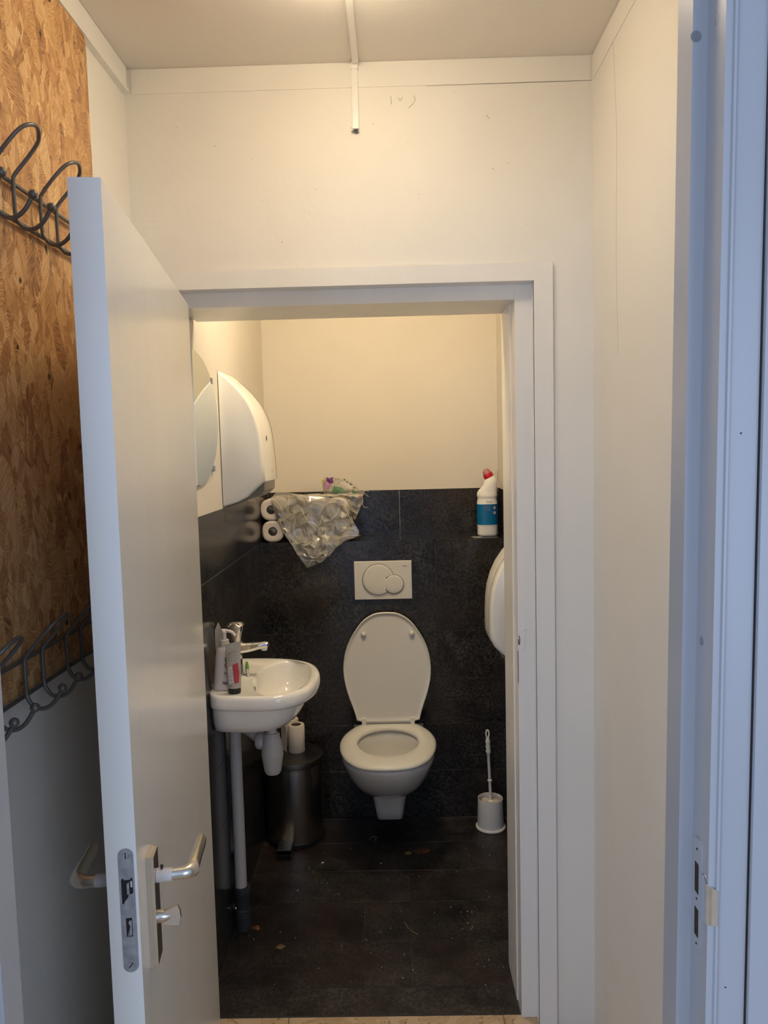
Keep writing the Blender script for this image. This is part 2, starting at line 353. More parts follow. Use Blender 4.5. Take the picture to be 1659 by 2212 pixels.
# outer wall of the corridor (with the doorway the photo is taken through)
bm = B(); box(bm, -1.6, -0.505, 0.805, 0.855, 0, ZC); box(bm, 0.385, 1.6, 0.805, 0.855, 0, ZC); box(bm, -0.505, 0.385, 0.805, 0.855, 2.16, ZC)
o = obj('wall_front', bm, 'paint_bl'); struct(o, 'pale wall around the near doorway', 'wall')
o = obj('wall_left', bx(-1.66, -1.6, -2.9, 0.86, 0, ZC), 'corridor'); struct(o, 'corridor wall left of the photographer', 'wall')
o = obj('wall_right', bx(1.6, 1.66, -2.9, 0.86, 0, ZC), 'corridor'); struct(o, 'corridor wall right of the photographer', 'wall')
o = obj('ceiling', bx(-1.66, 1.66, -2.9, 0.80, ZC, ZC + 0.06), 'corridor'); struct(o, 'corridor ceiling behind the photographer', 'ceiling')

# near doorway: jambs slightly out of plumb as in the photo
def lean(bm, k, z0=1.72):
    for v in bm.verts: v.co.x += (v.co.z - z0) * k
    return bm
fr = thing('trim_4', 'blue-lit white door frame closest to the camera with steel strike plate', 'frame', (0, 0.85, 0)); fr['kind'] = 'structure'; del fr['category']; fr['category'] = 'frame'
def jamb(sgn, x_stop, x_reb, x_arch, x_out, lk):
    # plan profile, closed polygon, then extruded upwards
    p = [(x_stop, 0.892), (x_stop, 0.849), (x_reb, 0.849), (x_reb, 0.804), (x_reb + sgn * 0.0068, 0.8035), (x_reb + sgn * 0.0078, 0.8005), (x_reb + sgn * 0.0105, 0.8005), (x_reb + sgn * 0.0118, 0.8065), (x_out, 0.8065), (x_out, 0.892)]
    return lean(prism(B(), p, 'z', 0, 2.20), lk)
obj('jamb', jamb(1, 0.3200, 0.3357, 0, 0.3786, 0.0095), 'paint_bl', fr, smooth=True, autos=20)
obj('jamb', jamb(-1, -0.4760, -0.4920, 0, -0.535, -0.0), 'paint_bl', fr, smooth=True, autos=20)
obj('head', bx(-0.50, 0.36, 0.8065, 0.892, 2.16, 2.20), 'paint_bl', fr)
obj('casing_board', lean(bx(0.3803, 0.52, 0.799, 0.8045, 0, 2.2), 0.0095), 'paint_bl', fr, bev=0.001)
LK = lambda z: (z - 1.72) * 0.0095
# strike plate on the rebate of the right jamb
xr = lambda z: 0.3357 + LK(z)
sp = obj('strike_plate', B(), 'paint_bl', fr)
bm = B()
def yz_round(y0, y1, z0, z1, n=8):
    r = (y1 - y0) / 2; cy = (y0 + y1) / 2; pts = []
    for k in range(n + 1): a = PI * k / n; pts.append((cy + r * math.cos(a), z1 - r + r * math.sin(a)))
    for k in range(n + 1): a = PI + PI * k / n; pts.append((cy + r * math.cos(a), z0 + r + r * math.sin(a)))
    return pts
prism(bm, yz_round(0.8195, 0.8435, 1.024, 1.158), 'x', xr(1.09) - 0.0012, xr(1.09) + 0.0006)
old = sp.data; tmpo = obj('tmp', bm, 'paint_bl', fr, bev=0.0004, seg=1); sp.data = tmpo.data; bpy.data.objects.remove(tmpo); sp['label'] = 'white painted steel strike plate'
X0 = xr(1.09) - 0.0016
obj('latch_hole', bx(X0, X0 + 0.0008, 0.8265, 0.8365, 1.094, 1.1285), 'brown', sp, local=False)
obj('bolt_hole', bx(X0, X0 + 0.0008, 0.8265, 0.8365, 1.043, 1.0755), 'brown', sp)
for z in (1.145, 1.087, 1.034): obj('screw_hole', lathe(B(), [(0.0014, 0), (0.0012, 0.0006)], (X0 - 0.0002, 0.831, z), 10, 'x'), 'dark', sp)
# curved lip wrapping to the front face
lipz = [(1.124, 0.8), (1.118, 0.92), (1.108, 1), (1.094, 1), (1.084, 0.95), (1.078, 0.8)]
rings = []
for a in range(8):
    t = a / 7; y = 0.822 - 0.0225 * t; x = xr(1.1) - 0.0014 - 0.0008 * t + (0.011 * max(0, t - 0.72) / 0.28 if t > 0.72 else 0)
    if t > 0.72: y = 0.8058 - 0.006 * math.sin((t - 0.72) / 0.28 * PI / 2)
    zt = 1.124 - 0.010 * t ** 2; zb = 1.070 + 0.004 * t
    rings.append([(x, y, zb), (x, y, zt), (x + 0.0012, y + 0.0004, zt), (x + 0.0012, y + 0.0004, zb)])
obj('strike_lip', loft(B(), rings), 'chrome', sp)
# screws / smudges
obj('screw', lathe(B(), [(0.0048, 0), (0.0048, -0.0006), (0.002, -0.0009), (0.0018, -0.0003), (0.0001, -0.0003)], (xr(1.381), 0.834, 1.381), 16, 'x', cap0=False), 'lockm', fr)
obj('filled_hinge_hole', lathe(B(), [(0.0052, 0.0002), (0.0052, -0.0003), (0.0001, -0.0003)], (xr(2.03), 0.8265, 2.027), 16, 'x', cap0=False), 'lockm', fr)
obj('filled_hinge_hole', lathe(B(), [(0.0058, 0.0002), (0.0058, -0.0003), (0.0001, -0.0003)], (0.3235 + LK(2.02), 0.8488, 2.023), 16, 'y', cap0=False), 'lockm', fr)
for x, z in ((0.360, 1.607), (0.351, 0.999)): obj('nail_hole', lathe(B(), [(0.0012, 0.0002), (0.001, -0.0002)], (x + LK(z) * 0, 0.8064, z), 8, 'y'), 'print', fr)

# ------------------------------------------------------------------ toilet doorway frame
tf = thing('trim_5', 'white painted frame around the toilet doorway', 'frame', (-0.07, YW, 0)); tf['kind'] = 'structure'
zo, zi = 2.062, 2.017; xo, xi = 0.412, 0.364; xol = -0.632; xil = -0.584
def quadprism(bm, pts, y0, y1): return prism(bm, pts, 'y', y0, y1)
obj('casing', quadprism(B(), [(xi, 0), (xo, 0), (xo, zo), (xi, zi)], 1.998, 2.0098), 'paint', tf, bev=0.0015, seg=2)
obj('casing', quadprism(B(), [(xol, 0), (xil, 0), (xil, zi), (xol, zo)], 1.998, 2.0098), 'paint', tf, bev=0.0015)
obj('casing', quadprism(B(), [(xil, zi), (xi, zi), (xo, zo), (xol, zo)], 1.998, 2.0098), 'paint', tf, bev=0.0015)
# jamb lining: rebate then stop, right, left and head
def rj(x_r, x_s, sg, ye=2.268):
    p = [(x_r, 2.003), (x_r, 2.040), (x_s, 2.040), (x_s, 2.105), (x_s - sg * 0.003, 2.107), (x_s - sg * 0.003, ye), (x_r + sg * 0.010, ye), (x_r + sg * 0.010, 2.003)]
    return prism(B(), p, 'z', 0, 2.024)
obj('jamb', rj(0.364, 0.321, 1), 'paint', tf, bev=0.0012)
obj('jamb', rj(-0.584, -0.576, -1, 2.199), 'paint', tf, bev=0.0012)
obj('head_board', bx(-0.5835, 0.3635, 2.003, 2.0395, 2.0165, 2.0235), 'paint', tf, bev=0.001)
obj('head_stop', prism(B(), [(2.040, 1.978), (2.105, 1.978), (2.107, 1.981), (2.268, 1.981), (2.268, 2.0245), (2.040, 2.0245)], 'x', -0.5657, 0.3207), 'paint', tf, bev=0.0012)
obj('caulk_gap', tube(B(), [(0.4125, 2.0085, z / 10) for z in range(0, 21)], [0.0010 + 0.0006 * math.sin(z * 2.1) for z in range(21)], 5), 'crack', tf)
obj('caulk_gap', tube(B(), [(-0.63 + 0.104 * k, 2.0085, 2.0628 + 0.0006 * math.sin(k * 1.9)) for k in range(11)], [0.0006 + 0.0004 * math.sin(k * 2.3) for k in range(11)], 5), 'crack', tf)
# latch keep on the stop face
kp = obj('latch_keep', bx(0.3235, 0.3395, 2.0375, 2.0402, 1.052, 1.098), 'paint', tf, bev=0.0008)
obj('keep_hole', tube(B(), catmull([(0.3228, 2.0383, 1.090), (0.3250, 2.0372, 1.084), (0.3254, 2.0372, 1.074), (0.3240, 2.0372, 1.066), (0.3222, 2.0383, 1.070), (0.3220, 2.0388, 1.080)], 4), 0.0010, 6), 'dark', kp)
obj('paint_bead', tube(B(), catmull([(0.336, 2.0395, 1.105), (0.340, 2.0395, 1.109), (0.345, 2.0395, 1.108)], 4), 0.0012, 6), 'paint', tf)
obj('paint_run', tube(B(), [(0.3205, 2.0392, 1.048), (0.3208, 2.0392, 1.00), (0.3206, 2.0392, 0.96)], 0.0009, 5), 'crack', tf)

# ------------------------------------------------------------------ toilet shell with tiles
def tiles(parent, axis, at, us, vs, mt, gap=0.0006, th=TH, nrm=-1):
    """us: per row a list of joints; vs: row joints"""
    for r in range(len(vs) - 1):
        uu = us[r % len(us)]
        for k in range(len(uu) - 1):
            a, b = uu[k] + gap, uu[k + 1] - gap; c, d = vs[r] + gap, vs[r + 1] - gap
            if b - a < 0.004 or d - c < 0.004: continue
            e = 0.0005
            def ring(i, t):
                q = [(a + i, c + i), (b - i, c + i), (b - i, d - i), (a + i, d - i)]
                return [{'x': (t, u, v), 'y': (u, t, v), 'z': (u, v, t)}[axis] for u, v in q]
            bm = loft(B(), [ring(0, at - nrm * th), ring(0, at - nrm * e), ring(e, at)], cap0=False)
            ctr = {'x': (at, (a + b) / 2, (c + d) / 2), 'y': ((a + b) / 2, at, (c + d) / 2), 'z': ((a + b) / 2, (c + d) / 2, at)}[axis]
            t = obj('tile', bm, mt, parent)
rows = [0.0, 0.21, 0.415, 0.615, 0.82, 1.019, ZL]
# floor
fl = obj('floor', bx(-0.60, 0.50, 2.052, YC + 0.02, -0.05, -0.0022), 'grout'); struct(fl, 'dark speckled slate tile floor of the toilet', 'floor')
fy = [2.0535, 2.168, 2.381, 2.600, 2.802, 3.012, YC - TH]
ftiles = [[-0.60, -0.14, 0.46, 0.50], [-0.60, -0.55, 0.018, 0.50], [-0.60, -0.14, 0.46, 0.50]]
sub = [[TX0, -0.14, TX1], [TX0, 0.018, TX1], [TX0, -0.14, TX1], [TX0, 0.018, TX1], [TX0, -0.14, TX1], [TX0, 0.018, TX1]]
sub[0] = [-0.563, -0.14, 0.318]
tiles(fl, 'z', 0.0, [[sub[1][0], sub[1][1], sub[1][2]]] if False else sub, fy, 'ftile', nrm=1)
# threshold edge
obj('threshold_bar', bx(-0.565, 0.32, 2.0485, 2.0535, -0.004, 0.0012), 'dgrey', fl)
# left wall
wl = obj('wall_left', bx(TX0 - 0.12, TX0 - 0.0022, 2.201, YB + 0.1, 0, ZC), 'wall2'); struct(wl, 'toilet wall behind the washbasin, dark tiles below cream paint', 'wall')
tiles(wl, 'x', TX0, [[2.201, 2.62, YC - 0.001], [2.201, 2.92, YC - 0.001]], rows, 'tile', nrm=1)
tiles(wl, 'x', TX0, [[2.201, 2.55, 3.15, YB - 0.001]], [ZL, ZT], 'tile', nrm=1)
# right wall
wr = obj('wall_right', bx(TX1 + 0.0022, TX1 + 0.12, YT0, YB + 0.1, 0, ZC), 'wall2'); struct(wr, 'toilet wall right of the toilet, dark tiles below cream paint', 'wall')
tiles(wr, 'x', TX1, [[YT0, 2.66, YC - 0.001], [YT0, 2.96, YC - 0.001]], rows, 'tile', nrm=-1)
tiles(wr, 'x', TX1, [[YT0, 2.84, YB - 0.001]], [ZL, ZT], 'tile', nrm=-1)
obj('corner_mark', tube(B(), [(TX1 + 0.001, YB + 0.001, 1.44), (TX1 + 0.0012, YB + 0.001, 1.49)], 0.0008, 4), 'pencil', wr)
# back wall and cistern boxing
wk = obj('wall_back', bx(TX0 - 0.12, TX1 + 0.12, YB + 0.0022, YB + 0.12, ZL - 0.02, ZC), 'wall2'); struct(wk, 'cream far wall of the toilet above the ledge', 'wall')
tiles(wk, 'y', YB, [[TX0, 0.017, TX1]], [ZL, ZT], 'tile', nrm=-1)
wc = obj('wall_back', bx(TX0 - 0.01, TX1 + 0.01, YC + 0.0022, YB + 0.11, 0, ZL - 0.0022), 'grout'); struct(wc, 'dark tiled cistern boxing with a ledge behind the toilet', 'wall')
tiles(wc, 'y', YC, [[TX0, -0.139, TX1], [TX0, 0.16, TX1]], rows[::1], 'tile', nrm=-1)
tiles(wc, 'z', ZL, [[TX0, -0.15, 0.31, TX1]], [YC - 0.0, YB], 'tile', nrm=1)

# ------------------------------------------------------------------ ceiling lamps and cable duct
def ceiling_lamp(label, x, y, r, h, m_):
    t = thing('ceiling_lamp', label, 'lamp', (x, y, ZC))
    obj('lamp_base', lathe(B(), [(r * 0.62, 0), (r * 0.62, -0.012), (r * 0.50, -0.016)], (x, y, ZC), 40), 'plastic', t, smooth=True, autos=40)
    prof = [(max(0.0005, r * math.sin(PI * a / 14)), -0.013 - h / 2 + h / 2 * math.cos(PI * a / 14)) for a in range(2, 15)]
    obj('lamp_shade', lathe(B(), prof, (x, y, ZC), 40), m_, t, smooth=True)
    return t
ceiling_lamp('round white opal ceiling lamp in the lobby, lit', -0.075, 1.52, 0.100, 0.068, 'lamp1')
ceiling_lamp('round white opal ceiling lamp inside the toilet, lit', -0.12, 2.45, 0.11, 0.07, 'lamp2')
cd = thing('cable_duct', 'thin white cable duct running over ceiling and down the wall', 'cable duct', (-0.075, YW, ZC))
obj('ceiling_run', bx(-0.082, -0.067, 1.63, YW - 0.0125, ZC - 0.011, ZC), 'paint', cd, bev=0.0015)
obj('wall_run', bx(-0.0855, -0.0705, YW - 0.012, YW, 2.402, ZC - 0.003), 'paint', cd, bev=0.0015)
obj('joint_cover', bx(-0.0865, -0.0690, YW - 0.0145, YW, 2.545, ZC - 0.0115), 'paint', cd, bev=0.001)
bm = B(); lathe(bm, [(0.0045, 0), (0.0035, 0.004)], (-0.077, YW - 0.004, 2.398), 8, 'y')
for k in range(6):
    a = PI + k * 0.5; tube(bm, [(-0.078, YW - 0.003, 2.399), (-0.078 + 0.012 * math.cos(a), YW - 0.003, 2.399 + 0.008 * math.sin(a))], 0.0006, 4)
obj('cable_stub', bm, 'print', cd)

# ------------------------------------------------------------------ strand board and coat racks
ob = obj('strand_board', prism(B(), [(0.893, 1.195), (1.734, 1.195), (1.734, 2.494), (1.715, 2.511), (1.64, 2.5025), (0.893, 2.5025)], 'x', LX0 + 0.0002, -0.648), 'osb', loc=(-0.655, 1.3, 1.195), bev=0.0006, seg=1)
tag(ob, 'orange brown strand board fixed to the left wall behind the coat hooks', 'board')
def rack(z, label):
    t = thing('coat_rack', label, 'coat rack', (-0.648, 1.38, z), 'grey wire coat racks on the strand board')
    for nm, zz in (('rail', 0.0), ('rail', -0.062)):
        obj(nm, tube(B(), [(-0.6395, 0.93, z + zz), (-0.6395, 1.60, z + zz)], 0.0040, 10), 'rack', t, smooth=True, autos=60)
    for k in range(4):
        y0 = 0.930 + 0.166 * k; y1 = y0 + 0.066; xl = -0.6315
        if y0 < 0.94: y0, y1 = y0 + 0.004, y1
        ym = (y0 + y1) / 2
        hk = []
        loop = [(xl, y0, z - 0.052), (xl, y0, z - 0.004), (xl + 0.004, y0, z + 0.010), (xl + 0.030, y0 - 0.001, z + 0.040), (xl + 0.050, y0 + 0.006, z + 0.062), (xl + 0.059, ym, z + 0.073), (xl + 0.050, y1 - 0.006, z + 0.062), (xl + 0.030, y1 + 0.001, z + 0.040), (xl + 0.004, y1, z + 0.010), (xl, y1, z - 0.004), (xl, y1, z - 0.052)]
        h = obj('hook', tube(B(), catmull(loop, 5), 0.0034, 10), 'rack', t, smooth=True, autos=60)
        for yy in (y0, y1):
            j = [(xl, yy, z - 0.050), (xl + 0.002, yy, z - 0.064), (xl + 0.013, yy, z - 0.079), (xl + 0.030, yy, z - 0.081), (xl + 0.046, yy, z - 0.071), (xl + 0.059, yy, z - 0.052)]
            obj('lower_hook', tube(B(), catmull(j, 4), 0.0036, 10), 'rack', h, smooth=True, autos=60)
            obj('ball_end', ball(B(), (xl + 0.062, yy, z - 0.046), 0.0075), 'rack', h, smooth=True)
    return t
rack(2.066, 'grey wire coat rack high on the strand board beside the door top')
rack(1.257, 'grey wire coat rack low on the strand board, in the shade')

# ------------------------------------------------------------------ open door leaf (local frame: x along the leaf from the hinge, y out of the lobby side)
dr = thing('door_1', 'open white toilet door with aluminium lever handles', 'door', (-0.52, YW, 0), rz=math.atan2(-0.925, 0.126)); dr['kind'] = 'structure'
L = 0.9335; DT = 0.0445
bm = B()
rings = []
for u, zt in ((0.004, 1.980), (L, 1.981)): rings.append([(u, -DT - 0.001, 0.008), (u, -0.001, 0.008), (u, -0.001, zt), (u, -DT - 0.001, zt)])
loft(bm, rings)
obj('door_leaf', bm, 'door', dr, local=True, bev=0.0015)
def lathe_l(prof, c, axis, n=24): return lathe(B(), prof, c, n, axis)
# hinges
for z in (0.25, 1.75): obj('hinge', lathe_l([(0.007, -0.05), (0.007, 0.05)], (0.006, -DT - 0.006, z), 'z', 14), 'alu', dr, local=True)
# mortise lock forend on the leading edge
E = L + 0.0003
def xz_round(yc, w_, z0, z1, n=8):
    r = w_ / 2; pts = []
    for k in range(n + 1): a = PI * k / n; pts.append((yc + r * math.cos(a), z1 - r + r * math.sin(a)))
    for k in range(n + 1): a = PI + PI * k / n; pts.append((yc + r * math.cos(a), z0 + r + r * math.sin(a)))
    return pts
lk = obj('lock_forend', prism(B(), xz_round(-0.0110, 0.022, 0.8305, 1.0225), 'x', L - 0.0005, L + 0.0012), 'lockm', dr, local=True, bev=0.0003, seg=1)
lk['label'] = 'paint smeared steel lock forend'
for z, a in ((1.0115, PI / 2), (0.8415, PI / 4 + 0.1)):
    bm = lathe(B(), [(0.0055, 0), (0.0050, 0.0006), (0.0045, 0.0002), (0.0001, 0.0002)], (L + 0.0012, -0.0110, z), 18, 'x', cap0=False)
    s = obj('screw', bm, 'lockm', lk, local=True)
    bm = B(); dy, dz = 0.0046 * math.cos(a), 0.0046 * math.sin(a)
    tube(bm, [(L + 0.0017, -0.0110 - dy, z - dz), (L + 0.0017, -0.0110 + dy, z + dz)], 0.0007, 4); obj('screw_slot', bm, 'dark', lk, local=True)
bm = B(); prism(bm, [(-0.0190, 0.9385), (-0.0190, 0.9755), (-0.0160, 0.9775), (-0.0150, 0.9745), (-0.0060, 0.9745), (-0.0050, 0.9775), (-0.0025, 0.9765), (-0.0025, 0.9535), (-0.0090, 0.9515), (-0.0100, 0.9475), (-0.0150, 0.9415), (-0.0165, 0.9375)], 'x', L + 0.0009, L + 0.0014); obj('latch_opening', bm, 'dark', lk, local=True)
obj('latch_bolt', prism(B(), [(-0.0110, 0.9535), (-0.0110, 0.9695), (-0.0075, 0.9715), (-0.0075, 0.9515)], 'x', L + 0.0012, L + 0.0032), 'lockm', lk, local=True)
obj('latch_bolt', prism(B(), [(-0.0055, 0.9635), (-0.0055, 0.9725), (-0.0033, 0.9725), (-0.0033, 0.9635)], 'x', L + 0.0012, L + 0.0026), 'white_lbl', lk, local=True)
obj('bolt_opening', bx(L + 0.0009, L + 0.0014, -0.0150, -0.0060, 0.8865, 0.9155), 'dark', lk, local=True)
obj('deadbolt', prism(B(), [(-0.0140, 0.8875), (-0.0115, 0.8875), (-0.0110, 0.8945), (-0.0090, 0.9025), (-0.0115, 0.9075), (-0.0100, 0.9115), (-0.0070, 0.9115), (-0.0070, 0.8885), (-0.0085, 0.8875), (-0.0080, 0.9015), (-0.0100, 0.8925), (-0.0105, 0.8885)][:8], 'x', L + 0.0013, L + 0.0017), 'lockm', lk, local=True)
def handle_set(side):
    """side +1: face seen from the camera (right); -1: hidden face"""
    s = side; y0 = -0.001 if s > 0 else -DT - 0.001
    Y = lambda d: y0 + s * d
    def bxl(x0, x1, d0, d1, z0, z1): a, b = sorted((Y(d0), Y(d1))); return bx(x0, x1, a, b, z0, z1)
    bp = obj('backplate', bxl(0.834, 0.876, 0, 0.006, 0.794, 0.975), 'alu', dr, local=True, bev=0.0015)
    obj('cover_plate', bxl(0.836, 0.874, 0.006, 0.0125, 0.796, 0.973), 'alu', bp, local=True, bev=0.002)
    zc = 0.9335; uc = 0.855
    hd = obj('lever_handle', tube(B(), [(uc, Y(0.012), zc), (uc, Y(0.030), zc), (uc, Y(0.052), zc), (uc - 0.003, Y(0.060), zc), (uc - 0.010, Y(0.0655), zc), (uc - 0.022, Y(0.067), zc), (uc - 0.060, Y(0.0675), zc - 0.003), (uc - 0.105, Y(0.069), zc - 0.006), (uc - 0.118, Y(0.0695), zc - 0.007)],
             [0.0092, 0.0092, 0.0098, 0.0115, 0.0132, 0.0138, 0.0132, 0.0128, 0.0118], 16), 'alu', dr, local=True, smooth=True, autos=50)
    for v in hd.data.vertices:      # flatten the grip
        if v.co.x < uc - 0.008: v.co.y = Y(0.0675) + (v.co.y - Y(0.0675)) * 0.72
    hd['label'] = 'satin aluminium lever handle'
    pp = [(0.0095, 0.012), (0.0110, 0.013), (0.0110, 0.016), (0.0104, 0.019), (0.0104, 0.034), (0.0096, 0.037)]
    obj('handle_sleeve', lathe(B(), [(r, Y(d)) for r, d in pp], (uc, 0, zc), 20, 'y'), 'white_lbl' if s > 0 else 'pipe', hd, local=True, smooth=True, autos=50)
    if s > 0:
        obj('grub_screw', lathe(B(), [(0.0018, 0.009), (0.0018, 0.0135), (0.0028, 0.0137), (0.0024, 0.0165)], (uc, Y(0.021), zc), 10), 'black', hd, local=True)
        tz = 0.8655
        tt = obj('thumb_turn', lathe(B(), [(0.010, Y(0.0125)), (0.010, Y(0.016)), (0.0085, Y(0.024)), (0.005, Y(0.031))], (uc, 0, tz), 20, 'y'), 'alu', dr, local=True, smooth=True, autos=40)
        pts = [(0.020, 0.0085), (0.042, 0.0175), (0.0465, 0.008), (0.0475, -0.004), (0.0445, -0.0165), (0.020, -0.0135)]
        bm = loft(B(), [[(uc - 0.003, Y(d), tz + z) for d, z in pts], [(uc - 0.001, Y(d), tz + z * 1.04) for d, z in pts], [(uc + 0.004, Y(d * 0.995), tz + z * 0.97) for d, z in pts]])
        obj('turn_knob', bm, 'alu', tt, local=True, bev=0.001)
handle_set(1); handle_set(-1)
lk.location.y = -0.0055

# ------------------------------------------------------------------ toilet
cx = -0.052
def egg(tab, n=8):
    """tab: list of (y, halfwidth) front to back -> closed symmetric outline"""
    r = [(cx + hw, y) for y, hw in tab]; l = [(cx - hw, y) for y, hw in tab[::-1]]
    pts = r + l
    return pts
def smooth_tab(tab, k=5):
    v = catmull([(a, b, 0) for a, b in tab], k); return [(p.x, max(p.y, 0.0005)) for p in v]
NT_ = 56
def ering(tab, z, cy): return [(x, y, z) for x, y in polar(egg(smooth_tab(tab)), cx, cy, NT_)]
BACK = YC - TH * 0
def tabs(f, w, bw, b=BACK - 0.0006):
    d = b - f
    return [(f, 0.0), (f + d * 0.01, w * 0.27), (f + d * 0.045, w * 0.52), (f + d * 0.11, w * 0.75), (f + d * 0.21, w * 0.91), (f + d * 0.33, w * 0.985), (f + d * 0.47, w), (f + d * 0.62, w * 0.5 + w * 0.47), (f + d * 0.80, w * 0.25 + bw * 0.72), (b - 0.004, bw), (b, bw * 0.985), (b, 0)]
tl = thing('toilet', 'wall-hung white ceramic toilet with its lid raised', 'toilet', (cx, 2.97, 0.09))
levels = [(0.205, 2.985, 0.060, 0.070), (0.216, 2.950, 0.088, 0.088), (0.232, 2.910, 0.105, 0.10), (0.262, 2.862, 0.127, 0.112), (0.300, 2.812, 0.146, 0.122), (0.345, 2.768, 0.164, 0.132), (0.382, 2.741, 0.175, 0.139), (0.400, 2.732, 0.181, 0.143), (0.412, 2.731, 0.182, 0.144), (0.418, 2.736, 0.178, 0.141)]
cyt = 2.99
rings = []
for z, f, w_, bw in levels: rings.append(ering(tabs(f, w_, bw), z, 3.08 if f > 2.9 else cyt))
inner = [(0.418, 2.825, 3.135, 0.122), (0.410, 2.830, 3.130, 0.118), (0.37, 2.832, 3.125, 0.113), (0.32, 2.845, 3.11, 0.100), (0.27, 2.875, 3.08, 0.075), (0.245, 2.92, 3.04, 0.05)]
for z, f, b, w_ in inner:
    c_ = (f + b) / 2; h = (b - f) / 2
    rings.append([(cx + w_ * math.cos(2 * PI * k / NT_), c_ + h * math.sin(2 * PI * k / NT_), z) for k in range(NT_)])
bowl = obj('bowl', loft(B(), rings), 'ceramic', tl, smooth=True, autos=70)
obj('water', lathe(B(), [(0.0001, 0.292), (0.070, 0.292)], (0, 0, 0), 40, cap0=False, cap1=False), 'water', bowl)
wt = bowl.children[0]
for v in wt.data.vertices: v.co.x = v.co.x + wloc(tl).x + (cx - wloc(tl).x) ; 
me = wt.data
for v in me.vertices:
    # ellipse filling the bowl section at this height
    x = v.co.x; y = v.co.y
    ang = math.atan2(y + wloc(tl).y, x - cx + 0) if False else None
bpy.data.objects.remove(wt)
bm = B(); ell = [(cx + 0.088 * math.cos(2 * PI * k / 40), 2.978 + 0.117 * math.sin(2 * PI * k / 40), 0.2925) for k in range(40)]; bm.faces.new([bm.verts.new(p) for p in ell])
obj('water', bm, 'water', bowl)
def foot(hw, f, z): 
    b_ = BACK - 0.0006; r_ = hw * 0.42; p_ = [(cx + hw, b_)]
    for k in range(9): a_ = PI / 2 * k / 8; p_.append((cx + hw - r_ + r_ * math.cos(a_), f + r_ - r_ * math.sin(a_)))
    for k in range(9): a_ = PI / 2 * k / 8; p_.append((cx - hw + r_ - r_ * math.sin(a_), f + r_ - r_ * math.cos(a_)))
    p_.append((cx - hw, b_)); return [(x, y, z) for x, y in p_]
obj('foot', loft(B(), [foot(0.046, 3.010, 0.098), foot(0.053, 2.998, 0.104), foot(0.058, 2.990, 0.140), foot(0.064, 2.980, 0.185), foot(0.076, 2.965, 0.225), foot(0.086, 2.955, 0.245)]), 'ceramic', tl, smooth=True, autos=60)
# seat ring
so = [(2.714, 0.0), (2.717, 0.045), (2.730, 0.090), (2.760, 0.128), (2.810, 0.160), (2.880, 0.182), (2.955, 0.191), (3.020, 0.187), (3.080, 0.170), (3.130, 0.146), (3.160, 0.128), (3.168, 0.120), (3.169, 0.0)]
O = polar(egg(smooth_tab(so)), cx, 2.975, NT_)
I = [(cx + 0.120 * math.cos(2 * PI * k / NT_), 2.980 + (0.142) * math.sin(2 * PI * k / NT_)) for k in range(NT_)]
def mixr(t, z): return [(a[0] + (b[0] - a[0]) * t, a[1] + (b[1] - a[1]) * t, z) for a, b in zip(O, I)]
prof = [(0.0, 0.428), (0.0, 0.434), (0.06, 0.4405), (0.22, 0.4445), (0.55, 0.4445), (0.85, 0.441), (0.97, 0.436), (1.0, 0.429), (0.97, 0.424), (0.06, 0.423)]
bm = B(); R_ = [[bm.verts.new(p) for p in mixr(t, z)] for t, z in prof]
for a, b in zip(R_, R_[1:] + R_[:1]):
    for i in range(NT_): j = (i + 1) % NT_; bm.faces.new((a[i], a[j], b[j], b[i]))
obj('seat', bm, 'plastic', tl, smooth=True)
# lid (raised)
lt = [(0.913, 0.0), (0.911, 0.035), (0.903, 0.062), (0.882, 0.095), (0.85, 0.124), (0.80, 0.155), (0.75, 0.175), (0.69, 0.185), (0.63, 0.182), (0.57, 0.168), (0.52, 0.150), (0.475, 0.135), (0.455, 0.120), (0.452, 0.0)]
pl_ = [(a, b) for a, b in smooth_tab(lt)]
outl = [(cx + hw, z) for z, hw in pl_] + [(cx - hw, z) for z, hw in pl_[::-1]]
outl = polar(outl, cx, 0.69, 72)
def yl(z): return 3.158 + (z - 0.47) * 0.085
def lring(s, off): return [(cx + (x - cx) * s, yl(z) + off, 0.69 + (z - 0.69) * s) for x, z in outl]
rings = [lring(0.90, -0.0005), lring(0.955, -0.0008), lring(0.968, -0.0045), lring(0.985, -0.0055), lring(1.0, -0.002), lring(1.0, 0.006), lring(0.97, 0.012), lring(0.6, 0.016)]
ld = obj('lid', loft(B(), rings), 'plastic', tl, smooth=True, autos=60)
for x in (-0.1485, 0.0555):
    z = 0.822; obj('bumper', lathe(B(), [(0.012, 0.002), (0.011, -0.004), (0.008, -0.010), (0.003, -0.012)], (x, yl(z) - 0.002, z), 20, 'y'), 'plastic', ld, smooth=True)
for x in (-0.154, 0.050):
    obj('hinge', bx(x - 0.009, x + 0.009, 3.146, 3.172, 0.440, 0.470), 'plastic', tl, bev=0.003)
obj('hinge_bar', tube(B(), [(-0.16, 3.168, 0.450), (0.056, 3.168, 0.450)], 0.009, 14), 'plastic', tl, smooth=True, autos=60)
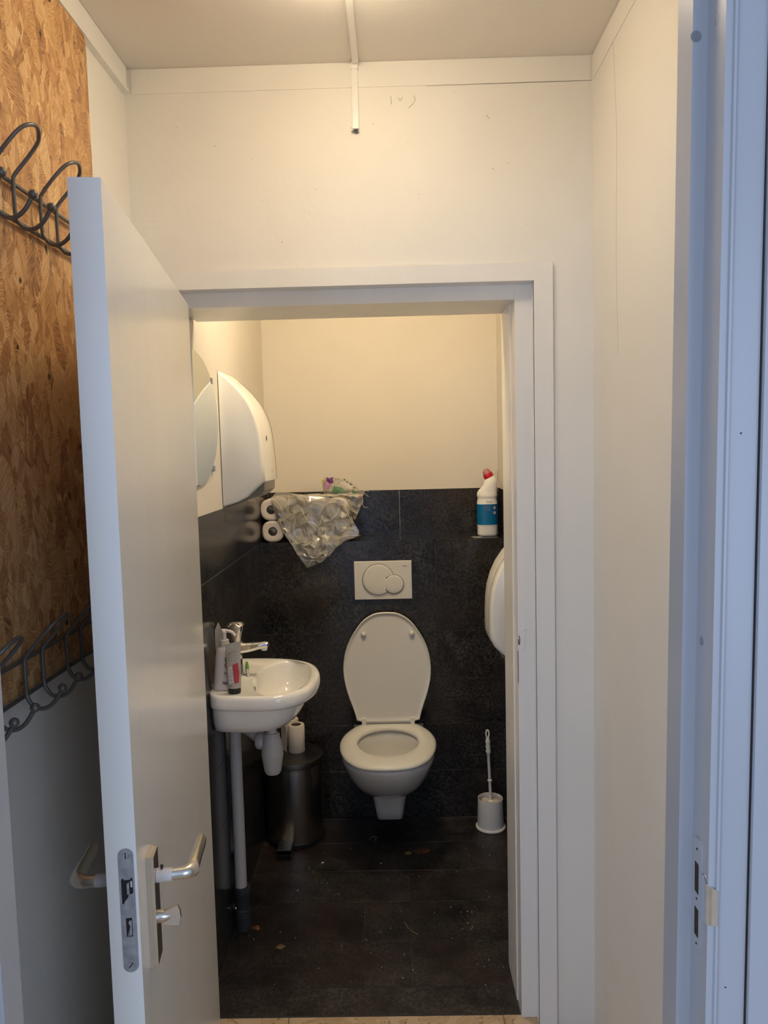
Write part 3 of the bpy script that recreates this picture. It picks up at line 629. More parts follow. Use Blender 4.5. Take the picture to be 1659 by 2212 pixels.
# flush plate
fp = thing('flush_plate', 'white dual-flush plate on the dark tiles above the toilet', 'flush plate', (-0.06, YC, 0.965))
ply = YC - 0.013
pb = obj('plate', loft(B(), [[(x, YC - 0.0004, z) for x, z in ((-0.183, 0.964), (0.062, 0.964), (0.062, 1.1275), (-0.183, 1.1275))], [(x, ply, z) for x, z in ((-0.181, 0.966), (0.060, 0.966), (0.060, 1.1255), (-0.181, 1.1255))]]), 'plastic_m', fp, bev=0.002)
def disc(cx_, cz, r, y0, dome, bite=None, n=64):
    pts = []
    for k in range(n):
        a = 2 * PI * k / n; x, z = cx_ + r * math.cos(a), cz + r * math.sin(a)
        if bite:
            dx, dz = x - bite[0], z - bite[1]; d = math.hypot(dx, dz)
            if d < bite[2]: x, z = bite[0] + dx / d * bite[2], bite[1] + dz / d * bite[2]
        pts.append((x, z))
    def rg(s, y): return [(cx_ + (x - cx_) * s, y, cz + (z - cz) * s) for x, z in pts]
    return loft(B(), [rg(1, y0), rg(1, y0 - 0.0008), rg(0.97, y0 - dome * 0.5), rg(0.85, y0 - dome), rg(0.4, y0 - dome * 0.8)], cap0=True)
c1 = (-0.0805, 1.050, 0.0675); c2 = (-0.0150, 1.0285, 0.0420)
# soft scoop below the two buttons and the dark gap round them
def arc(c, r, a0, a1, n=26): return [(c[0] + r * math.cos(math.radians(a0 + (a1 - a0) * k / n)), c[1] + r * math.sin(math.radians(a0 + (a1 - a0) * k / n))) for k in range(n + 1)]
def inside(p, c, r): return math.hypot(p[0] - c[0], p[1] - c[1]) < r
obj('button_recess', disc(c1[0], c1[1] - 0.005, c1[2] + 0.003, ply + 0.0002, 0.0012), 'white_lbl', pb, smooth=True)
obj('button_recess', disc(c2[0], c2[1] - 0.005, c2[2] + 0.003, ply + 0.0002, 0.0012), 'white_lbl', pb, smooth=True)
obj('button_gap', disc(c1[0], c1[1], c1[2], ply - 0.0008, 0.0014, (c2[0], c2[1], c2[2])), 'print', pb)
obj('button_gap', disc(c2[0], c2[1], c2[2], ply - 0.0008, 0.0018), 'print', pb)
obj('large_button', disc(c1[0], c1[1], c1[2] - 0.0019, ply - 0.0016, 0.0034, (c2[0], c2[1], c2[2] + 0.0019)), 'plastic_m', fp, smooth=True, autos=50)
obj('small_button', disc(c2[0], c2[1], c2[2] - 0.0019, ply - 0.0016, 0.0040), 'plastic_m', fp, smooth=True, autos=50)
text('brand_print', 'GEBERIT', 0.0055, 'print', pb, face_y(0.033, ply - 0.0003, 1.1045))

# ------------------------------------------------------------------ washbasin
ws = thing('washbasin', 'small white ceramic hand basin fixed to the dark left wall', 'washbasin', (TX0, 2.42, 0.88))
ol = catmull([(-0.5725, 2.235, 0), (-0.53, 2.212, 0), (-0.47, 2.203, 0), (-0.40, 2.200, 0), (-0.335, 2.215, 0), (-0.287, 2.262, 0), (-0.262, 2.335, 0), (-0.257, 2.42, 0), (-0.267, 2.50, 0), (-0.298, 2.568, 0), (-0.36, 2.615, 0), (-0.44, 2.636, 0), (-0.52, 2.642, 0), (-0.5725, 2.642, 0)], 6)
N = 72; hc = (-0.3770, 2.410)
OO = polar([(p.x, p.y) for p in ol], hc[0], hc[1], N)
def bring(s, z, cxs=TX0 + 0.0008, cys=2.42): return [(cxs + (x - cxs) * s, cys + (y - cys) * s, z) for x, y in OO]
rings = [bring(0.50, 0.742), bring(0.64, 0.745), bring(0.74, 0.755), bring(0.81, 0.775), bring(0.860, 0.805), bring(0.880, 0.828), bring(0.890, 0.834), bring(0.965, 0.836), bring(0.992, 0.843), bring(1.0, 0.855), bring(0.994, 0.869), bring(0.980, 0.8775), bring(0.955, 0.8805), bring(0.92, 0.8800)]
for s, z in ((1.03, 0.8790), (1.0, 0.8775), (0.975, 0.8725), (0.955, 0.862), (0.92, 0.838), (0.82, 0.800), (0.60, 0.776), (0.25, 0.768)):
    rings.append([(hc[0] + 0.0895 * s * math.cos(2 * PI * k / N), hc[1] + (0.190 * s) * math.sin(2 * PI * k / N), z) for k in range(N)])
bs = obj('basin', loft(B(), rings), 'ceramic', ws, smooth=True, autos=75)
bm = B(); lathe(bm, [(0.0080, 0.0), (0.0075, 0.0020), (0.0001, 0.0015)], (0, 0, 0), 16, 'x', cap0=False)
for v in bm.verts: v.co = Vector((-0.4595 + v.co.x, 2.372 + v.co.y * 1.4, 0.852 + v.co.z * 1.1))
obj('overflow_hole', bm, 'steel_d', bs)
obj('drain', lathe(B(), [(0.021, 0.771), (0.019, 0.7735), (0.012, 0.772), (0.001, 0.772)], (hc[0], hc[1], 0), 24, cap0=False), 'chrome', bs, smooth=True)
bm = B(); tube(bm, catmull([(-0.345, 2.585, 0.866), (-0.344, 2.588, 0.861), (-0.345, 2.585, 0.852)], 3), 0.0010, 5); obj('stain_mark', bm, 'leaf2', bs)
# tap
tp = thing('tap', 'chrome basin tap with a flared lever head behind the tube', 'tap', (-0.528, 2.44, 0.8795))
tx, ty = -0.528, 2.44
obj('tap_body', lathe(B(), [(0.024, 0.8797), (0.024, 0.885), (0.0205, 0.890), (0.0195, 0.94), (0.0205, 0.975), (0.021, 0.992)], (tx, ty, 0), 28), 'chrome', tp, smooth=True, autos=40)
def sqr(cx_, cy_, hx, hy, z, p=3.0, n=32):
    out = []
    for k in range(n):
        a = 2 * PI * k / n; c_, s_ = math.cos(a), math.sin(a)
        out.append((cx_ + hx * math.copysign(abs(c_) ** (2 / p), c_), cy_ + hy * math.copysign(abs(s_) ** (2 / p), s_), z))
    return out
obj('lever_head', loft(B(), [sqr(tx, ty, 0.017, 0.020, 0.993, 3), sqr(tx, ty, 0.0195, 0.023, 1.005, 3.4), sqr(tx + 0.001, ty, 0.0265, 0.029, 1.040, 4.5), sqr(tx + 0.001, ty, 0.0265, 0.029, 1.044, 4.5), sqr(tx, ty, 0.020, 0.022, 1.052, 3), sqr(tx, ty, 0.008, 0.009, 1.054, 2)]), 'chrome', tp, smooth=True, autos=35)
sr = []
for x, hz, hy, zc in ((-0.522, 0.017, 0.017, 0.968), (-0.49, 0.0155, 0.0165, 0.970), (-0.455, 0.012, 0.0155, 0.975), (-0.435, 0.0105, 0.015, 0.9775), (-0.424, 0.0085, 0.0125, 0.978), (-0.421, 0.004, 0.007, 0.978)):
    ring = []
    for k in range(20):
        a = 2 * PI * k / 20; c_, s_ = math.cos(a), math.sin(a)
        ring.append((x, ty + hy * math.copysign(abs(c_) ** 0.6, c_), zc + hz * math.copysign(abs(s_) ** 0.6, s_)))
    sr.append(ring)
spt = obj('spout', loft(B(), sr), 'chrome', tp, smooth=True, autos=40)
obj('aerator', lathe(B(), [(0.010, 0.970), (0.010, 0.961), (0.0085, 0.959)], (-0.4365, ty, 0), 20), 'plastic', spt, smooth=True, autos=40)
# trap and waste
tr = thing('basin_trap', 'grey white plastic bottle trap and waste pipe under the basin', 'drain pipe', (-0.393, 2.42, 0.56))
qx, qy = -0.4160, 2.40
obj('tailpiece', lathe(B(), [(0.0165, 0.7225), (0.0165, 0.700), (0.0185, 0.696), (0.0185, 0.690)], (qx, qy, 0), 24), 'pipe', tr, smooth=True, autos=40)
cp = obj('trap_bottle', lathe(B(), [(0.018, 0.700), (0.022, 0.699), (0.0255, 0.690), (0.0265, 0.683), (0.0268, 0.6825), (0.029, 0.676), (0.034, 0.645), (0.0352, 0.628), (0.0352, 0.625), (0.0345, 0.6215), (0.0290, 0.585), (0.0270, 0.573), (0.0225, 0.5655), (0.012, 0.5635)], (qx, qy, 0), 36), 'pipe', tr, smooth=True, autos=35)
bm = B()
for k in range(18):
    a = 2 * PI * k / 18; x, y = qx + 0.0262 * math.cos(a), qy + 0.0262 * math.sin(a); tube(bm, [(x, y, 0.684), (x * 1 - 0.001 * math.cos(a), y - 0.001 * math.sin(a), 0.695)], 0.0009, 5)
obj('ribs', bm, 'pipe', cp)
PX, PY = -0.548, 2.462
bm = B(); tube(bm, catmull([(qx - 0.020, qy + 0.010, 0.660), (-0.49, 2.442, 0.690), (-0.520, 2.455, 0.700), (-0.541, 2.461, 0.696), (PX, PY, 0.672), (PX, PY, 0.64), (PX, PY, 0.40), (PX, PY, 0.118)], 6), 0.0195, 20)
obj('waste_pipe', bm, 'pipe', tr, smooth=True, autos=50)
bm = B(); lathe(bm, [(0.026, -0.014), (0.028, -0.010), (0.028, 0.006), (0.024, 0.012)], (0, 0, 0), 24, 'x')
for v in bm.verts: v.co = Matrix.Rotation(math.radians(-14), 3, 'Z') @ v.co + Vector((-0.4500, 2.414, 0.668))
obj('union_nut', bm, 'pipe', tr, smooth=True, autos=40)
bm = lathe(B(), [(0.0235, 0.150), (0.0275, 0.149), (0.0285, 0.140), (0.0285, 0.124), (0.0265, 0.121), (0.0260, 0.075), (0.0283, 0.073), (0.0285, 0.046), (0.0262, 0.043), (0.0260, 0.0012)], (PX + 0.0032, PY, 0), 28)
sk = obj('floor_socket', bm, 'dgrey', tr, smooth=True, autos=35); sk['label'] = 'dark grey floor socket'
obj('pipe_clip', bx(-0.5725, -0.564, PY - 0.033, PY - 0.026, 0.086, 0.104), 'dgrey', tr, bev=0.002)
obj('clip_screw', lathe(B(), [(0.0050, 0), (0.0042, -0.004), (0.002, -0.005)], (-0.562, PY - 0.033, 0.092), 14, 'y'), 'alu', tr, smooth=True)

# ------------------------------------------------------------------ things on the basin
pbx, pby, pz = -0.530, 2.292, 0.8795
pm = thing('pump_bottle', 'white lotion pump bottle on the basin against the wall', 'bottle', (pbx, pby, pz))
def elr(cx_, cy_, hx, hy, z, p=2.4, n=36): return sqr(cx_, cy_, hx, hy, z, p, n)
bb = obj('bottle_body', loft(B(), [elr(pbx - 0.0035, pby, 0.036, 0.019, 0.8805), elr(pbx - 0.0035, pby, 0.0375, 0.0205, 0.885), elr(pbx - 0.001, pby, 0.0335, 0.0195, 0.93), elr(pbx, pby, 0.029, 0.018, 0.985), elr(pbx, pby, 0.0265, 0.0172, 1.000), elr(pbx, pby, 0.022, 0.016, 1.009), elr(pbx, pby, 0.013, 0.013, 1.013)]), 'lotion', pm, smooth=True, autos=45)
obj('collar', lathe(B(), [(0.0135, 1.012), (0.0140, 1.014), (0.0140, 1.024), (0.0120, 1.026), (0.0120, 1.028), (0.0135, 1.030), (0.0125, 1.033), (0.0065, 1.034)], (pbx, pby, 0), 24), 'lotion', pm, smooth=True, autos=40)
pc = obj('pump_head', lathe(B(), [(0.0065, 1.033), (0.0060, 1.050), (0.0085, 1.056), (0.0085, 1.060), (0.005, 1.064)], (pbx, pby, 0), 20), 'lotion', pm, smooth=True, autos=50)
obj('nozzle', tube(B(), catmull([(pbx - 0.006, pby, 1.061), (pbx + 0.010, pby - 0.002, 1.0605), (pbx + 0.026, pby - 0.006, 1.056), (pbx + 0.0345, pby - 0.008, 1.0465)], 4), [0.0055] * 4 + [0.005] * 5 + [0.0042] * 4, 12), 'lotion', pc, smooth=True, autos=60)
ly = pby - 0.0212
text('label_letter', 'U', 0.024, 'print', bb, face_y(-0.519, ly + 0.0018, 0.974)); text('label_letter', 'C', 0.024, 'redline', bb, face_y(-0.5215, ly + 0.0012, 0.9575))
text('label_print', 'bain', 0.011, 'print', bb, face_y(-0.5225, ly + 0.0010, 0.9345)); text('label_print', 'creme', 0.0055, 'pencil', bb, face_y(-0.5235, ly + 0.0008, 0.925))
bm = B(); tube(bm, catmull([(-0.536, ly + 0.0008, 0.9085), (-0.529, ly + 0.0002, 0.9045), (-0.516, ly + 0.0002, 0.9065), (-0.503, ly + 0.001, 0.912)], 4), [0.0006] + [0.0020] * 10 + [0.0012] * 2, 6); obj('label_swoosh', bm, 'purple', bb)
bm = B(); tube(bm, catmull([(-0.537, ly + 0.0008, 0.9035), (-0.529, ly + 0.0002, 0.8995), (-0.514, ly + 0.0002, 0.9015), (-0.503, ly + 0.001, 0.906)], 4), 0.0014, 6); obj('label_swoosh', bm, 'lilac', bb)
# sachet behind the pump bottle
sc_ = obj('paper_sachet', loft(B(), [[(-0.5715, 2.345, 0.8812), (-0.540, 2.350, 0.8812), (-0.540, 2.356, 0.8812), (-0.5715, 2.352, 0.8812)], [(-0.5720, 2.346, 1.020), (-0.546, 2.350, 1.010), (-0.546, 2.354, 1.010), (-0.5720, 2.350, 1.020)], [(-0.5710, 2.346, 1.052), (-0.550, 2.350, 1.046), (-0.550, 2.352, 1.046), (-0.5710, 2.348, 1.052)], [(-0.5610, 2.347, 1.074), (-0.5600, 2.348, 1.073), (-0.5600, 2.349, 1.073), (-0.5610, 2.3485, 1.074)]]), 'tube', loc=(-0.556, 2.35, 0.8812))
tag(sc_, 'pointed beige sachet standing behind the white pump bottle', 'sachet')
# squeeze tube standing on its black cap
ux, uy = -0.4965, 2.252
tb = thing('squeeze_tube', 'beige squeeze tube with red print standing on its black cap', 'tube', (ux, uy, 0.8795))
cpb = obj('cap', loft(B(), [elr(ux, uy, 0.0175, 0.0155, 0.880, 2.2), elr(ux, uy, 0.0188, 0.0165, 0.883, 2.2), elr(ux, uy, 0.0188, 0.0165, 0.897, 2.2)]), 'black', tb, smooth=True, autos=40)
tilt = lambda x: (x - ux) * 0.12
def tr_ring(hx, hy, z, sl=0.0):
    return [(x, y, zz + sl * (x - ux)) for x, y, zz in elr(ux - 0.0005 + 0.0008, uy, hx, hy, z, 2.2)]
tbo = obj('tube_body', loft(B(), [tr_ring(0.0186, 0.0163, 0.897), tr_ring(0.0200, 0.0160, 0.902), tr_ring(0.0206, 0.0140, 0.930, 0.02), tr_ring(0.0213, 0.0105, 0.965, 0.05), tr_ring(0.0222, 0.0055, 1.000, 0.12), tr_ring(0.0230, 0.0016, 1.022, 0.17), tr_ring(0.0231, 0.0012, 1.033, 0.20)]), 'tube', tb, smooth=True, autos=60)
def ty_front(z):
    T = [(0.897, 0.0163), (0.902, 0.0160), (0.930, 0.0140), (0.965, 0.0105), (1.0, 0.0055), (1.022, 0.0016), (1.033, 0.0012)]
    for (a, b), (c, d) in zip(T, T[1:]):
        if z <= c: return b + (d - b) * (z - a) / (c - a)
    return 0.0012
def decal(poly, mt, name, lift=0.0005):
    """flat print laid on the tube front: polygon (dx, z) split into thin rows that follow the surface"""
    bm = B()
    def P(dx, z): 
        h = ty_front(z); f = max(0.0, 1 - abs(dx / 0.0208) ** 2.2) ** (1 / 2.2)
        return (ux + dx, uy - h * f - lift, z + 0.0)
    x0 = min(p[0] for p in poly); x1 = max(p[0] for p in poly)
    zs0 = min(p[1] for p in poly); zs1 = max(p[1] for p in poly)
    nz, nx = max(2, int((zs1 - zs0) / 0.004) + 1), 6
    def span(z):
        xs_ = []
        for i in range(len(poly)):
            (ax, az), (bx_, bz) = poly[i], poly[(i + 1) % len(poly)]
            if (az <= z < bz) or (bz <= z < az): xs_.append(ax + (bx_ - ax) * (z - az) / (bz - az))
        return (min(xs_), max(xs_)) if len(xs_) >= 2 else None
    prev = None
    for i in range(nz + 1):
        z = zs0 + (zs1 - zs0) * min(max(i / nz, 0.001), 0.999); s = span(z)
        if s is None: prev = None; continue
        row = [bm.verts.new(P(s[0] + (s[1] - s[0]) * k / nx, z)) for k in range(nx + 1)]
        if prev:
            for k in range(nx): bm.faces.new((prev[k], prev[k + 1], row[k + 1], row[k]))
        prev = row
    return obj(name, bm, mt, tbo)
decal([(-0.0015, 0.9680), (0.0175, 0.9760), (0.0178, 0.938), (0.0155, 0.914), (0.0050, 0.911), (0.0020, 0.925)], 'redprint', 'red_panel')
decal([(-0.0160, 0.9590), (-0.0030, 0.9640), (0.0020, 0.9150), (-0.0140, 0.9120)], 'white_lbl', 'barcode_field', 0.0009)
for k in range(11):
    z = 0.9165 + k * 0.0037; h_ = (0.0006, 0.0011, 0.0008)[k % 3]
    decal([(-0.0145, z), (-0.0015 - 0.0001 * k, z + 0.0012), (-0.0015, z + 0.0012 + h_), (-0.0145, z + h_)], 'print', 'barcode_bar', 0.0013)
for k, z in enumerate((0.960, 0.9545, 0.949, 0.943)): decal([(0.0065, z - 0.002), (0.0176, z), (0.0176, z + 0.0012), (0.0065, z - 0.0008)], 'redline', 'red_line', 0.0011)
for k in range(7):
    for a, b in ((-0.0100, -0.0002), (0.0022, 0.0130)):
        z = 0.977 + k * 0.0042
        decal([(a, z), (b, z + 0.0022), (b, z + 0.0032), (a, z + 0.0010)], 'pencil', 'text_line', 0.0006)
decal([(-0.0150, 0.975), (-0.0110, 0.976), (-0.0110, 1.004), (-0.0150, 1.003)], 'pencil', 'side_print', 0.0006)
decal([(-0.0110, 0.999), (-0.0086, 0.9995), (-0.0086, 1.0055), (-0.0110, 1.005)], 'black', 'black_mark', 0.0012)
decal([(-0.0085, 1.0045), (0.0130, 1.0095), (0.0130, 1.0105), (-0.0085, 1.0055)], 'print', 'text_line', 0.0008)
decal([(-0.0135, 0.9030), (-0.0030, 0.9035), (-0.0030, 0.9062), (-0.0135, 0.9055)], 'print', 'text_line', 0.0012)
obj('hanging_ring', lathe(B(), [(0.0030, -0.0014), (0.0030, -0.0020), (0.0016, -0.0020), (0.0016, -0.0014)], (ux - 0.001, uy, 1.0195), 16, 'y'), 'white_lbl', tbo)
gb = thing('plastic_stick', 'small green and white plastic stick lying beside the beige tube', 'stick', (-0.497, 2.47, 0.8795))
obj('green_end', tube(B(), [(-0.518, 2.555, 0.8875), (-0.506, 2.500, 0.8865), (-0.500, 2.472, 0.8855)], [0.004, 0.0052, 0.005], 10), 'green', gb, smooth=True, autos=60)
obj('white_end', tube(B(), [(-0.500, 2.472, 0.8855), (-0.489, 2.425, 0.8850), (-0.486, 2.412, 0.8845)], [0.0045, 0.0045, 0.0032], 10), 'plastic', gb, smooth=True, autos=60)
obj('shaft', tube(B(), [(-0.525, 2.448, 0.8815), (-0.492, 2.432, 0.8817)], 0.0013, 6), 'steel_d', gb)

# ------------------------------------------------------------------ pedal bin and the rolls on it
bxx, byy = -0.4470, 3.083
pbin = thing('pedal_bin', 'round stainless steel pedal bin under the washbasin', 'bin', (bxx, byy, 0))
obj('bin_body', lathe(B(), [(0.118, 0.022), (0.119, 0.024), (0.119, 0.318), (0.121, 0.320), (0.121, 0.326)], (bxx, byy, 0), 64), 'steel', pbin, smooth=True, autos=35)
obj('base_ring', lathe(B(), [(0.117, 0.0005), (0.122, 0.003), (0.122, 0.018), (0.118, 0.023)], (bxx, byy, 0), 56), 'black', pbin, smooth=True, autos=35)
obj('bin_lid', lathe(B(), [(0.1215, 0.3265), (0.1245, 0.328), (0.1250, 0.346), (0.1235, 0.3525), (0.1195, 0.3535), (0.118, 0.3515), (0.100, 0.3545), (0.06, 0.3590), (0.001, 0.3605)], (bxx, byy, 0), 64), 'steel_d', pbin, smooth=True, autos=30)
pd = obj('pedal', bx(-0.4980, -0.4440, 2.895, 2.968, 0.034, 0.0385), 'alu', pbin, bev=0.001)
obj('pedal_pad', bx(-0.5000, -0.4420, 2.888, 2.966, 0.002, 0.018), 'black', pd, bev=0.002)
def roll_up(name, x, y, z, r, h, label, grp=None):
    t = thing(name, label, 'toilet roll', (x, y, z), grp)
    obj('paper', lathe(B(), [(0.0205, z + 0.001), (r - 0.002, z), (r, z + 0.002), (r * 1.005, z + h * 0.5), (r, z + h - 0.002), (r - 0.002, z + h), (0.0215, z + h), (0.0205, z + h - 0.002), (0.0205, z + 0.001)], (x, y, 0), 40, cap0=False, cap1=False), 'paper', t, smooth=True, autos=50)
    obj('core', lathe(B(), [(0.0204, z + 0.001), (0.0204, z + h - 0.001), (0.0190, z + h - 0.001), (0.0190, z + 0.001)], (x, y, 0), 24, cap0=False, cap1=False), 'card', t, smooth=True, autos=50)
roll_up('toilet_roll', -0.4340, 3.095, 0.3590, 0.0345, 0.113, 'white toilet roll standing on the right of the bin lid')
t2 = roll_up('toilet_roll', -0.4690, 3.168, 0.3585, 0.0350, 0.113, 'unrolling toilet roll behind the drain trap on the bin lid')
rl = [o_ for o_ in C.objects if o_.get('label') == 'unrolling toilet roll behind the drain trap on the bin lid'][0]
bm = B(); pth = [(-0.5020, 3.160), (-0.5035, 3.135), (-0.4980, 3.110), (-0.4830, 3.092), (-0.4740, 3.080)]
loft(bm, [[(x, y, 0.3600), (x, y, 0.469), (x + 0.0008, y, 0.469), (x + 0.0008, y, 0.3600)] for x, y in pth]); obj('loose_sheet', bm, 'paper', rl)

# ------------------------------------------------------------------ toilet brush in its holder
hx, hy = 0.3690, 3.125
hd = thing('brush_holder', 'round white plastic toilet brush holder on the floor at right', 'brush holder', (hx, hy, 0))
obj('holder_cup', lathe(B(), [(0.050, 0.006), (0.0545, 0.008), (0.0555, 0.012), (0.0520, 0.128), (0.0500, 0.128), (0.0500, 0.120), (0.0510, 0.02), (0.01, 0.018)], (hx, hy, 0), 44), 'plastic_m', hd, smooth=True, autos=40)
obj('base_flange', lathe(B(), [(0.057, 0.0004), (0.062, 0.002), (0.063, 0.007), (0.0605, 0.010), (0.0556, 0.010)], (hx, hy, 0), 48), 'plastic', hd, smooth=True, autos=50)
br = thing('toilet_brush', 'white toilet brush with beaded handle standing in the holder', 'toilet brush', (hx, hy, 0.02))
P0 = Vector((hx + 0.002, hy, 0.104)); P1 = Vector((hx - 0.009, hy - 0.002, 0.426)); dv = (P1 - P0)
def along(s): return P0 + dv * s
sh = [(0.0, 0.0068), (0.05, 0.0062), (0.30, 0.0062), (0.305, 0.0098), (0.32, 0.0098), (0.325, 0.0060), (0.66, 0.0064), (0.68, 0.0095), (0.705, 0.0115), (0.735, 0.0085), (0.765, 0.0112), (0.80, 0.0082), (0.835, 0.0108), (0.87, 0.0080), (0.88, 0.007)]
obj('handle', tube(B(), [along(s) for s, r in sh], [r for s, r in sh], 16), 'plastic', br, smooth=True, autos=50)
ring = []; cc = along(0.935)
for k in range(24):
    a = 2 * PI * k / 24; ring.append(cc + Vector((0.0062 * math.cos(a), 0, 0.0165 * math.sin(a))))
obj('hanging_loop', tube(B(), ring + [ring[0]], 0.0034, 8, caps=False), 'plastic', br, smooth=True)
hb = obj('brush_head', lathe(B(), [(0.012, 0.108), (0.014, 0.111), (0.013, 0.116), (0.007, 0.121)], (hx + 0.002, hy, 0), 20), 'plastic', br, smooth=True, autos=50)
bm = B(); random.seed(5)
for k in range(46):
    a = 2 * PI * k / 46 + random.uniform(-0.05, 0.05); r1 = random.uniform(0.036, 0.045)
    tube(bm, [(hx + 0.011 * math.cos(a), hy + 0.011 * math.sin(a), 0.112), (hx + 0.028 * math.cos(a), hy + 0.028 * math.sin(a), 0.117), (hx + r1 * math.cos(a), hy + r1 * math.sin(a), 0.110)], [0.0022, 0.0021, 0.0014], 5)
    tube(bm, [(hx + 0.010 * math.cos(a + .07), hy + 0.010 * math.sin(a + .07), 0.088), (hx + r1 * math.cos(a + .07), hy + r1 * math.sin(a + .07), 0.078)], 0.0018, 4)
s_ = obj('bristles', bm, 'paper', br); s_['kind'] = 'stuff'

# ------------------------------------------------------------------ wall things of the toilet
mr = thing('mirror', 'oval frameless wall mirror left of the towel dispenser', 'mirror', (TX0, 2.222, 1.70))
mo = [(2.222 + 0.270 * math.cos(2 * PI * k / 72), 1.700 + 0.195 * math.sin(2 * PI * k / 72)) for k in range(72)]
mi = [(2.222 + 0.266 * math.cos(2 * PI * k / 72), 1.700 + 0.191 * math.sin(2 * PI * k / 72)) for k in range(72)]
YM = 2.2015
cl = lambda P_: [(max(y, YM), z) for y, z in P_]
bm = loft(B(), [[(TX0 + 0.0004, y, z) for y, z in cl(mo)], [(TX0 + 0.0045, y, z) for y, z in cl(mo)], [(TX0 + 0.0055, y, z) for y, z in cl(mi)]])
bm_ = bm; bmesh.ops.remove_doubles(bm_, verts=bm_.verts[:], dist=1e-5)
obj('mirror_glass', bm_, 'mirror', mr)
for y, z in ((2.428, 1.826), (2.412, 1.552)): obj('mirror_clip', bx(TX0 + 0.0006, TX0 + 0.0075, y - 0.008, y + 0.008, z - 0.010, z + 0.008), 'lockm', mr, bev=0.001)
# paper towel dispenser
td = thing('towel_dispenser', 'tall white curved paper towel dispenser on the left toilet wall', 'dispenser', (TX0, 2.67, 1.42))
sp_ = [(-0.5725, 1.868), (-0.552, 1.852), (-0.532, 1.833), (-0.511, 1.812), (-0.492, 1.789), (-0.475, 1.764), (-0.462, 1.738), (-0.452, 1.711), (-0.445, 1.683), (-0.440, 1.650), (-0.436, 1.601), (-0.433, 1.550), (-0.431, 1.502)]
bot = [(-0.450, 1.486), (-0.489, 1.451), (-0.525, 1.433), (-0.562, 1.4225), (-0.5725, 1.420)]
def prof_at(y, k, shrink=0.0):
    out = []
    for x, z in sp_ + bot:
        zz = 1.65 + (z - 1.65) * (1 - shrink * 0.3); out.append((TX0 + (x - TX0) * k, y, zz))
    return out
ys_ = [(2.540, 0.90, 0.10), (2.5425, 0.955, 0.05), (2.549, 0.985, 0.01), (2.560, 1.0, 0), (2.60, 1.03, 0), (2.67, 1.045, 0), (2.74, 1.03, 0), (2.775, 1.0, 0), (2.787, 0.985, 0.01), (2.794, 0.955, 0.05), (2.7965, 0.90, 0.10)]
tc = obj('cover', loft(B(), [prof_at(y, k, s) for y, k, s in ys_]), 'plastic', td, smooth=True, autos=50)
obj('side_seam', tube(B(), catmull([(TX0 + 0.004 + (x - TX0) * 1.012, 2.764, z) for x, z in sp_[1:]], 2), 0.0011, 5), 'pencil', tc)
obj('emblem', loft(B(), [[(-0.4358 + 0.0 * math.cos(a), 2.628 + 0.014 * s * math.cos(a), 1.640 + 0.014 * s * math.sin(a)) if q == 0 else (-0.4343 + 0, 2.628 + 0.014 * s * math.cos(a), 1.640 + 0.014 * s * math.sin(a)) for a in [2 * PI * k / 24 for k in range(24)]] for q, s in ((0, 1), (1, 0.94))]), 'print', tc)
obj('emblem_line', tube(B(), catmull([(-0.4339, 2.621, 1.632), (-0.4339, 2.631, 1.640), (-0.4339, 2.625, 1.645), (-0.4339, 2.635, 1.650)], 3), 0.0009, 5), 'white_lbl', tc)
obj('keyhole', loft(B(), [[(-0.4275, y, z) for y, z in ((2.664, 1.527), (2.669, 1.527), (2.668, 1.532), (2.669, 1.537), (2.664, 1.537), (2.665, 1.532))], [(-0.4255, y, z) for y, z in ((2.664, 1.527), (2.669, 1.527), (2.668, 1.532), (2.669, 1.537), (2.664, 1.537), (2.665, 1.532))]]), 'print', tc)
obj('outlet', prism(B(), [(-0.5715, 1.4225), (-0.530, 1.430), (-0.490, 1.450), (-0.436, 1.498), (-0.436, 1.470), (-0.455, 1.452), (-0.500, 1.440), (-0.560, 1.4175)], 'y', 2.556, 2.780), 'smoke', td, bev=0.001)
obj('paper_towel', loft(B(), [[(-0.500, 2.58, 1.447), (-0.470, 2.58, 1.462), (-0.470, 2.76, 1.462), (-0.500, 2.76, 1.447)], [(-0.4950, 2.58, 1.437), (-0.462, 2.585, 1.448), (-0.462, 2.755, 1.448), (-0.4950, 2.76, 1.437)]]), 'paper', td)
# second dispenser
rd = thing('toilet_paper_dispenser', 'white curved toilet paper dispenser on the right wall', 'dispenser', (TX1, 2.82, 0.80))
rp = [(0.4565, 1.262), (0.430, 1.240), (0.400, 1.208), (0.372, 1.168), (0.352, 1.125), (0.339, 1.080), (0.333, 1.035), (0.3305, 0.985), (0.330, 0.930), (0.331, 0.905)]
rb = [(0.345, 0.876), (0.368, 0.852), (0.400, 0.832), (0.435, 0.816), (0.4565, 0.812)]
def prof_r(y, k, s): return [(TX1 - (TX1 - x) * k, y, 1.03 + (z - 1.03) * (1 - s * 0.3)) for x, z in rp + rb]
ys_ = [(2.720, 0.90, 0.10), (2.7225, 0.955, 0.05), (2.729, 0.985, 0.01), (2.742, 1.0, 0), (2.82, 1.02, 0), (2.90, 1.0, 0), (2.912, 0.985, 0.01), (2.918, 0.955, 0.05), (2.920, 0.90, 0.10)]
rc = obj('cover', loft(B(), [prof_r(y, k, s) for y, k, s in ys_]), 'plastic', rd, smooth=True, autos=50)
obj('side_seam', tube(B(), catmull([(TX1 - (TX1 - x) * 1.005 - 0.0006, 2.768, z) for x, z in rp[1:]], 2), 0.0011, 5), 'pencil', rc)
obj('lock_slot', bx(0.3275, 0.3290, 2.885, 2.897, 0.934, 0.941), 'print', rc)
